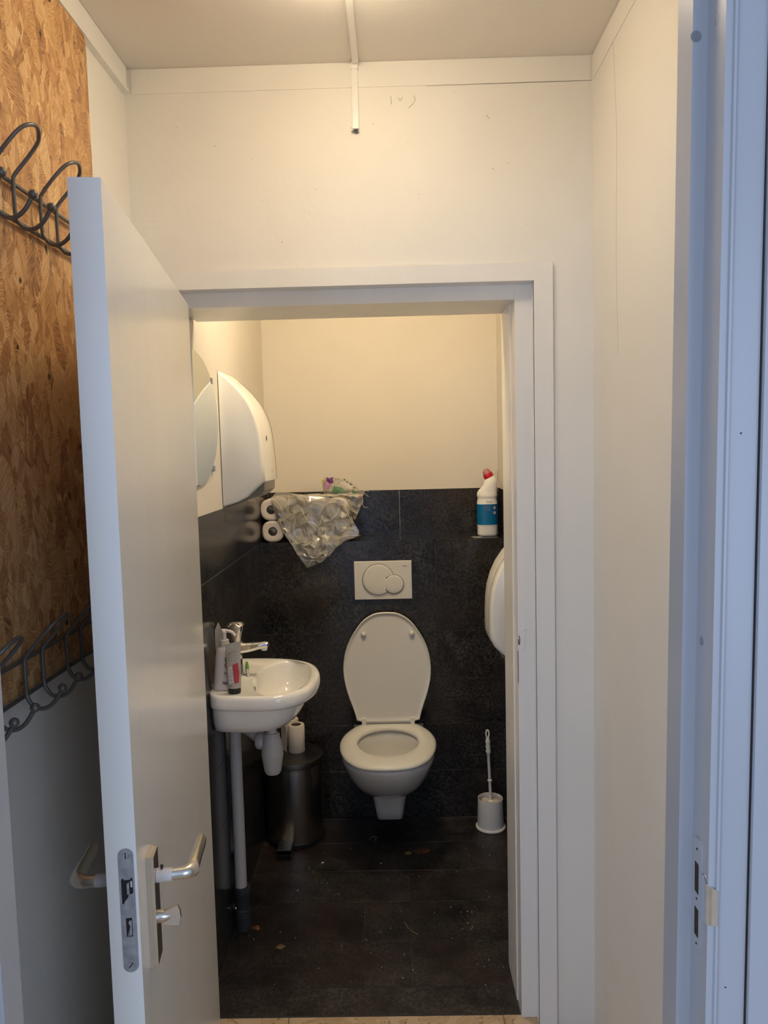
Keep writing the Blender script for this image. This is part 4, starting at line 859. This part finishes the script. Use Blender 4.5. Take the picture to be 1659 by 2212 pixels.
obj('serrated_outlet', prism(B(), [(0.365, 0.8535), (0.400, 0.8325), (0.445, 0.8145), (0.445, 0.806), (0.400, 0.818), (0.370, 0.838)], 'y', 2.735, 2.905), 'smoke', rd)

# ------------------------------------------------------------------ cleaner bottle on the ledge
cb, cyb = 0.3950, 3.315
cz = ZL + 0.0004
ck = thing('cleaner_bottle', 'white toilet cleaner bottle with blue label and red cap on the ledge', 'bottle', (cb, cyb, cz))
hw = 0.0440
cr = [(0.038, 0.0), (0.042, 0.003), (0.0435, 0.012), (0.0435, 0.046), (0.0438, 0.048), (0.0438, 0.139), (0.0435, 0.141), (0.0435, 0.147), (0.0415, 0.156), (0.0405, 0.165), (0.0425, 0.168), (0.0440, 0.174)]
rings = [elr(cb, cyb, r, r * 0.78, cz + h, 2.6) for r, h in cr]
# the neck leans to the right rear then turns up-left
for (dx, r, h, tl_) in ((0.0, 0.0435, 0.186, -0.0), (0.004, 0.0405, 0.202, 0.10), (0.009, 0.0355, 0.218, 0.30), (0.0125, 0.0300, 0.232, 0.42), (0.0125, 0.0250, 0.243, 0.48), (0.0100, 0.0225, 0.2515, 0.50)):
    rings.append([(x, y, z + (x - cb - dx) * tl_) for x, y, z in elr(cb + dx, cyb, r, min(r, 0.030), cz + h, 2.3)])
cbody = obj('bottle_body', loft(B(), rings), 'plastic', ck, smooth=True, autos=50)
obj('label', loft(B(), [elr(cb, cyb, 0.0446, 0.0352, cz + 0.049, 2.6), elr(cb, cyb, 0.0446, 0.0352, cz + 0.138, 2.6)], cap0=False, cap1=False), 'blue', cbody, smooth=True)
obj('label_edge', loft(B(), [elr(cb, cyb, 0.0448, 0.0354, cz + 0.0465, 2.6), elr(cb, cyb, 0.0448, 0.0354, cz + 0.0495, 2.6)], cap0=False, cap1=False), 'white_lbl', cbody, smooth=True)
for z in (0.123, 0.101):
    yf = cyb - 0.0358 + 0.0050
    d = [(0.0, 0.0088), (0.0074, 0.0), (0.0, -0.0088), (-0.0074, 0.0)]
    hz = obj('hazard_sign', loft(B(), [[(cb + 0.0275 + a * s, yf + a * 0.42 - q, cz + z + b * s) for a, b in d] for q, s in ((0.0002, 1), (0.0006, 1), )]), 'white_lbl', cbody)
    obj('hazard_border', tube(B(), [(cb + 0.0275 + a * 0.92, yf + a * 0.42 - 0.0008, cz + z + b * 0.92) for a, b in d + d[:1]], 0.0006, 4, caps=False), 'redprint', cbody)
    obj('hazard_symbol', tube(B(), catmull([(cb + 0.0252, yf - 0.0018, cz + z - 0.002), (cb + 0.0275, yf - 0.0008, cz + z + 0.0025), (cb + 0.0295, yf, cz + z - 0.0015)], 3), 0.0010, 5), 'print', cbody)
text('small_print', 'WC 750 ml', 0.0052, 'print', cbody, face_y(cb + 0.006, cyb - 0.0352, cz + 0.1495))
for k in range(5): obj('label_line', bx(cb - 0.014, cb + 0.010 - 0.003 * (k % 2), cyb - 0.0358, cyb - 0.0354, cz + 0.112 + k * 0.0048, cz + 0.1128 + k * 0.0048), 'lilac', cbody)
ax = Vector((-0.46, 0, 0.888)).normalized(); base = Vector((cb + 0.0095, cyb, cz + 0.2530))
def tilted(prof, c, n=24):
    bm = lathe(B(), prof, (0, 0, 0), n); q = Vector((0, 0, 1)).rotation_difference(ax)
    for v in bm.verts: v.co = q @ v.co + c
    return bm
cap = obj('cap', tilted([(0.0205, -0.001), (0.0215, 0.001), (0.0205, 0.016), (0.0190, 0.018)], base), 'red', ck, smooth=True, autos=40); cap['label'] = 'red screw cap'
obj('cap_tip', tilted([(0.0180, 0.016), (0.0172, 0.024), (0.0140, 0.032), (0.0080, 0.0375), (0.002, 0.039)], base), 'pinkcap', ck, smooth=True, autos=60)
# wisps of dust left of the bottle
bm = B(); random.seed(11)
for k in range(14):
    x = cb - 0.045 - random.random() * 0.03; y = 3.24 + random.random() * 0.05
    tube(bm, catmull([(x, y, cz + 0.001), (x + 0.008, y - 0.006, cz + 0.001), (x + 0.018, y - 0.002 * k % 3 * 0.001, cz + 0.0014)], 3), 0.0006, 4)
o = obj('dust_wisps', bm, 'debris_w', loc=(cb - 0.06, 3.26, cz)); tag(o, 'pale dust and fibres on the ledge beside the cleaner bottle', 'dust', None, 'stuff')

# ------------------------------------------------------------------ wrapped pack of toilet rolls
RR = 0.0455
def roll_flat(x, y, z, label, grp):
    t = thing('toilet_roll', label, 'toilet roll', (x, y, z), grp)
    n = 40; L_ = 0.094
    def rr(s, yy, p=2.5):
        out = []
        for k in range(n):
            a = 2 * PI * k / n; c_, s2 = math.cos(a), math.sin(a)
            out.append((x + RR * s * math.copysign(abs(c_) ** (2 / p), c_), yy, z + RR * s * math.copysign(abs(s2) ** (2 / p), s2)))
        return out
    def ci(r, yy): return [(x + r * math.cos(2 * PI * k / n), yy, z + r * math.sin(2 * PI * k / n)) for k in range(n)]
    y0, y1 = y - L_ / 2, y + L_ / 2
    obj('paper', loft(B(), [ci(0.019, y1 - 0.02), ci(0.019, y1), rr(0.93, y1), rr(1.0, y1 - 0.004), rr(1.0, y0 + 0.005), rr(0.95, y0), rr(0.75, y0 - 0.001), ci(0.0195, y0 + 0.001), ci(0.019, y0 + 0.02)], cap0=False, cap1=False), 'paper', t, smooth=True, autos=60)
    obj('core', loft(B(), [ci(0.0188, y0 + 0.004), ci(0.012, y0 + 0.009), ci(0.004, y0 + 0.006)]), 'core', t, smooth=True)
    return t
g = 'toilet rolls packed on the ledge'
zl0, zl1 = ZL + 0.047, ZL + 0.047 + 0.0925
for i in range(4):
    x = -0.5240 + i * 0.0945
    for z, top in ((zl0, False), (zl1, True)):
        if i == 0: lab = 'toilet roll at the %s left end of the pack, facing out' % ('upper' if top else 'lower')
        else: lab = 'toilet roll %s from the left in the %s row of the pack, under the film' % (('second', 'third', 'fourth')[i - 1], 'upper' if top else 'lower')
        roll_flat(x + (0.0 if not top else -0.004), 3.283, z, lab, g)
        if i == 0: roll_flat(x, 3.381, z, 'toilet roll behind the leftmost pair, against the far wall (%s)' % ('upper' if top else 'lower'), g)

def inpoly(p, poly):
    c = False; x, y = p
    for i in range(len(poly)):
        x1, y1 = poly[i]; x2, y2 = poly[i - 1]
        if (y1 > y) != (y2 > y) and x < (x2 - x1) * (y - y1) / (y2 - y1) + x1: c = not c
    return c
def film_sheet(poly, dens, front, back, seed, crease):
    """crumpled bag: outline in x-z, front and back skins meeting along the outline"""
    rnd = random.Random(seed)
    pts = [Vector(p) for p in poly]; nb = len(pts)
    xs_ = [p[0] for p in poly]; zs_ = [p[1] for p in poly]
    tries = 0; inner = []
    while len(inner) < dens and tries < 9000:
        tries += 1; q = (rnd.uniform(min(xs_), max(xs_)), rnd.uniform(min(zs_), max(zs_)))
        if inpoly(q, poly) and all((q[0] - r_[0]) ** 2 + (q[1] - r_[1]) ** 2 > (0.011) ** 2 for r_ in inner) and all((q[0] - r_[0]) ** 2 + (q[1] - r_[1]) ** 2 > 0.007 ** 2 for r_ in poly): inner.append(q)
    allp = pts + [Vector(q) for q in inner]
    v, e, f, _, _, _ = delaunay_2d_cdt(allp, [(i, (i + 1) % nb) for i in range(nb)], [], 1, 1e-6)
    bm = B(); n0 = nb
    fr_, bk_ = [], []
    for i, p in enumerate(v):
        on = i < nb
        yf, yb = front(p.x, p.y), back(p.x, p.y)
        if on:
            ym = yf + (yb - yf) * 0.35; q = bm.verts.new((p.x, ym, p.y)); fr_.append(q); bk_.append(q)
        else:
            fr_.append(bm.verts.new((p.x, yf - rnd.uniform(-0.2, 1) * crease, p.y))); bk_.append(bm.verts.new((p.x, yb, p.y)))
    for t in f:
        try: bm.faces.new([fr_[i] for i in t])
        except ValueError: pass
        try: bm.faces.new([bk_[i] for i in t][::-1])
        except ValueError: pass
    return bm
def px2xz(px, py, y):
    d = fw + rt * ((px - 829.5) / 1660.27) - up * ((py - 1106) / 1660.27); t = y / d.y
    return (d.x * t, 1.6 + d.z * t)
out1 = [px2xz(a, b, 3.23) for a, b in ((585, 1076), (598, 1063), (622, 1064), (645, 1068), (668, 1071), (700, 1073), (730, 1077), (744, 1083), (754, 1098), (760, 1115), (766, 1132), (775, 1146), (777, 1158), (762, 1163), (742, 1170), (727, 1182), (712, 1200), (697, 1212), (682, 1218), (665, 1226), (654, 1212), (640, 1192), (628, 1172), (616, 1152), (606, 1138), (598, 1120), (590, 1098))]
pk = film_sheet(out1, 190, lambda x, z: 3.210 if z < 1.225 else 3.228, lambda x, z: 3.221 if z < 1.232 else 3.2315, 4, 0.019)
o = obj('plastic_wrap', pk, 'film', loc=(-0.36, 3.22, 1.10), smooth=True, autos=38); tag(o, 'large clear crumpled film draped over the toilet rolls and the ledge edge', 'plastic wrap')
# top skin of the wrap reaching back to the wall
rnd = random.Random(9); bm = B(); grid = []
for i in range(13):
    row = []
    for j in range(6):
        x = -0.50 + i * 0.030; y = 3.232 + j * 0.016
        row.append(bm.verts.new((x + rnd.uniform(-.008, .008), y, 1.4045 + rnd.uniform(0, 0.010) - (0.006 if j in (0,) else 0))))
    grid.append(row)
for i in range(12):
    for j in range(5):
        bm.faces.new((grid[i][j], grid[i + 1][j], grid[i + 1][j + 1])); bm.faces.new((grid[i][j], grid[i + 1][j + 1], grid[i][j + 1]))
obj('top_skin', bm, 'film', o)
def fold_glint(par, pts, y, r_=0.0009):  # thin pale tube along a film fold, standing in for its highlight
    q = [px2xz(a, b, y) for a, b in pts]; q = catmull([(x, y, z) for x, z in q], 4)
    obj('fold_highlight', tube(B(), q, [r_ * (0.35 + 0.65 * math.sin(PI * (k + 0.5) / len(q))) for k in range(len(q))], 5), 'glintm', par)
for pts in (((586, 1078), (600, 1085), (612, 1110)), ((617, 1088), (621, 1108)), ((624, 1070), (622, 1108)), ((640, 1115), (634, 1150), (650, 1166)), ((650, 1095), (661, 1120), (688, 1140), (686, 1160)), ((700, 1104), (690, 1135)), ((655, 1140), (664, 1160)), ((664, 1150), (672, 1166)), ((612, 1150), (636, 1168), (660, 1178), (672, 1168)), ((703, 1138), (704, 1160), (712, 1175)), ((665, 1200), (690, 1206), (708, 1196)), ((664, 1210), (682, 1212)), ((712, 1125), (728, 1110), (735, 1092)), ((640, 1070), (660, 1082), (700, 1078), (740, 1088)), ((733, 1150), (755, 1140), (772, 1150)), ((725, 1165), (745, 1158), (775, 1157)), ((745, 1085), (752, 1110), (762, 1135)), ((668, 1186), (675, 1205), (666, 1222)), ((604, 1120), (614, 1150), (640, 1190)), ((690, 1190), (705, 1175), (722, 1182))):
    fold_glint(o, pts, 3.203 if pts[0][1] > 1085 else 3.21)
out2 = [px2xz(a, b, 3.33) for a, b in ((693, 1037), (703, 1031), (714, 1034), (728, 1033), (745, 1036), (757, 1043), (768, 1052), (780, 1063), (790, 1061), (783, 1073), (783, 1086), (777, 1100), (770, 1116), (765, 1126), (757, 1112), (750, 1096), (738, 1082), (716, 1075), (697, 1068))]
p2 = film_sheet(out2, 60, lambda x, z: 3.360, lambda x, z: 3.390, 8, 0.020)
o2 = obj('plastic_wrap', p2, 'film', loc=(-0.25, 3.34, 1.41)); tag(o2, 'smaller clear printed wrapper bunched behind the large film', 'plastic wrap')
def patch(pxs, mt, nm, y=3.336):
    q = [px2xz(a, b, y) for a, b in pxs]; rr = random.Random(len(nm)); bm = B(); c = (sum(p[0] for p in q) / len(q), sum(p[1] for p in q) / len(q))
    vc = bm.verts.new((c[0], y - 0.004, c[1])); vs = [bm.verts.new((a, y + rr.uniform(-0.002, 0.003), b)) for a, b in q]
    for i in range(len(vs)): bm.faces.new((vc, vs[i], vs[(i + 1) % len(vs)]))
    obj(nm, bm, mt, o2)
patch([(705, 1031), (712, 1033), (719, 1030), (720, 1043), (713, 1045), (706, 1040)], 'purple', 'purple_print')
patch([(703, 1040), (713, 1043), (713, 1052), (708, 1059), (701, 1053)], 'lilac', 'purple_print')
patch([(721, 1050), (733, 1052), (744, 1059), (745, 1066), (731, 1066), (715, 1065)], 'greenp', 'green_print')
patch([(760, 1056), (768, 1062), (766, 1074), (761, 1077)], 'greenp', 'green_print')
patch([(696, 1035), (701, 1034), (700, 1043), (697, 1044)], 'yellow', 'yellow_print')
for k, (a, b) in enumerate(((742, 1034), (748, 1040), (755, 1044), (762, 1052), (771, 1080), (768, 1088))):
    patch([(a, b), (a + 4, b + 1), (a + 3, b + 4), (a + 1, b + 3)], 'print', 'lettering')
# bag tails with torn strings
bm = B()
for pts in (((780, 1063), (790, 1060), (797, 1062)), ((781, 1066), (784, 1080), (783, 1092)), ((784, 1064), (793, 1070), (796, 1073)), ((781, 1088), (788, 1096), (795, 1095))):
    tube(bm, catmull([(px2xz(a, b, 3.345)[0], 3.345, px2xz(a, b, 3.345)[1]) for a, b in pts], 3), 0.0008, 4)
obj('torn_strands', bm, 'white_lbl', o2)

# ------------------------------------------------------------------ debris on the floor
def scrap(name, x, y, r, mt, label, cat, n=6, seed=0, h=0.004, st=1.0):
    rr = random.Random(seed); bm = B(); vc = bm.verts.new((x, y, 0.001 + h))
    vs = [bm.verts.new((x + r * rr.uniform(0.5, 1.1) * math.cos(2 * PI * k / n) * st, y + r * rr.uniform(0.5, 1.1) * math.sin(2 * PI * k / n), 0.0008 + (h * 0.5 if k % 2 else 0))) for k in range(n)]
    for i in range(n): bm.faces.new((vc, vs[i], vs[(i + 1) % n]))
    o_ = obj(name, bm, mt, loc=(x, y, 0.0008)); tag(o_, label, cat)
    return o_
scrap('paper_scrap', -0.316, 2.866, 0.011, 'debris_w', 'white triangular paper scrap on the floor right of the bin', 'scrap', 3, 1, 0.002)
scrap('paper_scrap', -0.089, 2.853, 0.009, 'debris_w', 'small white paper scrap on the floor below the toilet front', 'scrap', 4, 2, 0.002, 0.5)
scrap('paper_scrap', -0.390, 2.678, 0.005, 'debris_w', 'tiny white scrap on the floor between bin and threshold', 'scrap', 4, 3, 0.001)
scrap('paper_scrap', -0.345, 2.800, 0.009, 'grass', 'dull beige scrap on the floor in front of the bin', 'scrap', 5, 8, 0.002, 0.6)
scrap('dry_leaf', -0.500, 2.455, 0.017, 'leaf', 'orange brown crumpled leaf on the floor by the pipe socket', 'leaf', 7, 4, 0.012)
scrap('dry_leaf', 0.075, 2.936, 0.030, 'leaf2', 'dull brown leaf on the floor right of the toilet', 'leaf', 9, 5, 0.005, 1.3)
scrap('dry_leaf', -0.408, 2.362, 0.017, 'grass', 'pale curled leaf on the floor near the washbasin', 'leaf', 5, 6, 0.003, 1.2)
scrap('dry_leaf', 0.018, 2.925, 0.018, 'grass', 'pale crinkled leaf scrap under the toilet front, beside the dull brown leaf', 'leaf', 7, 12, 0.004, 1.0)
def fibre(name, pts, r, mt, label):
    bm = tube(B(), catmull([(x, y, 0.0016) for x, y in pts], 3), r, 5); o_ = obj(name, bm, mt, loc=(pts[0][0], pts[0][1], 0.0016)); tag(o_, label, 'fibre')
fibre('white_fibre', [(-0.140, 3.035), (-0.125, 3.060), (-0.110, 3.050), (-0.120, 3.030), (-0.113, 3.005)], 0.0009, 'debris_w', 'white curled fibre on the floor under the toilet')
fibre('grass_blade', [(-0.003, 2.480), (0.008, 2.452), (0.022, 2.428), (0.042, 2.412)], 0.0013, 'grass', 'dry grass blade on the middle of the dark floor')
fibre('straw', [(0.348, 2.985), (0.358, 3.015), (0.362, 3.05)], 0.001, 'grass', 'short straw sticking out from under the brush holder')
bm = B(); rr = random.Random(21)
spots = [(0.23, 2.53), (0.16, 2.56), (0.21, 2.47), (0.15, 2.39), (0.19, 2.44), (0.225, 2.45), (-0.13, 2.39), (-0.125, 2.385), (0.30, 2.62), (-0.52, 2.42), (-0.50, 2.40), (0.33, 3.09), (0.235, 2.17), (0.02, 2.24), (0.018, 2.26), (0.22, 2.26), (0.24, 2.25)]
for _ in range(60): spots.append((rr.uniform(-0.42, 0.40), rr.uniform(2.1, 3.0)))
for x, y in spots:
    r = rr.uniform(0.0006, 0.0016); box(bm, x - r, x + r, y - r, y + r, 0.0008, 0.0012 + r)
o = obj('crumbs', bm, 'debris_w', loc=(0, 2.4, 0.0008)); tag(o, 'tiny pale crumbs scattered over the dark floor', 'crumbs', None, 'stuff')
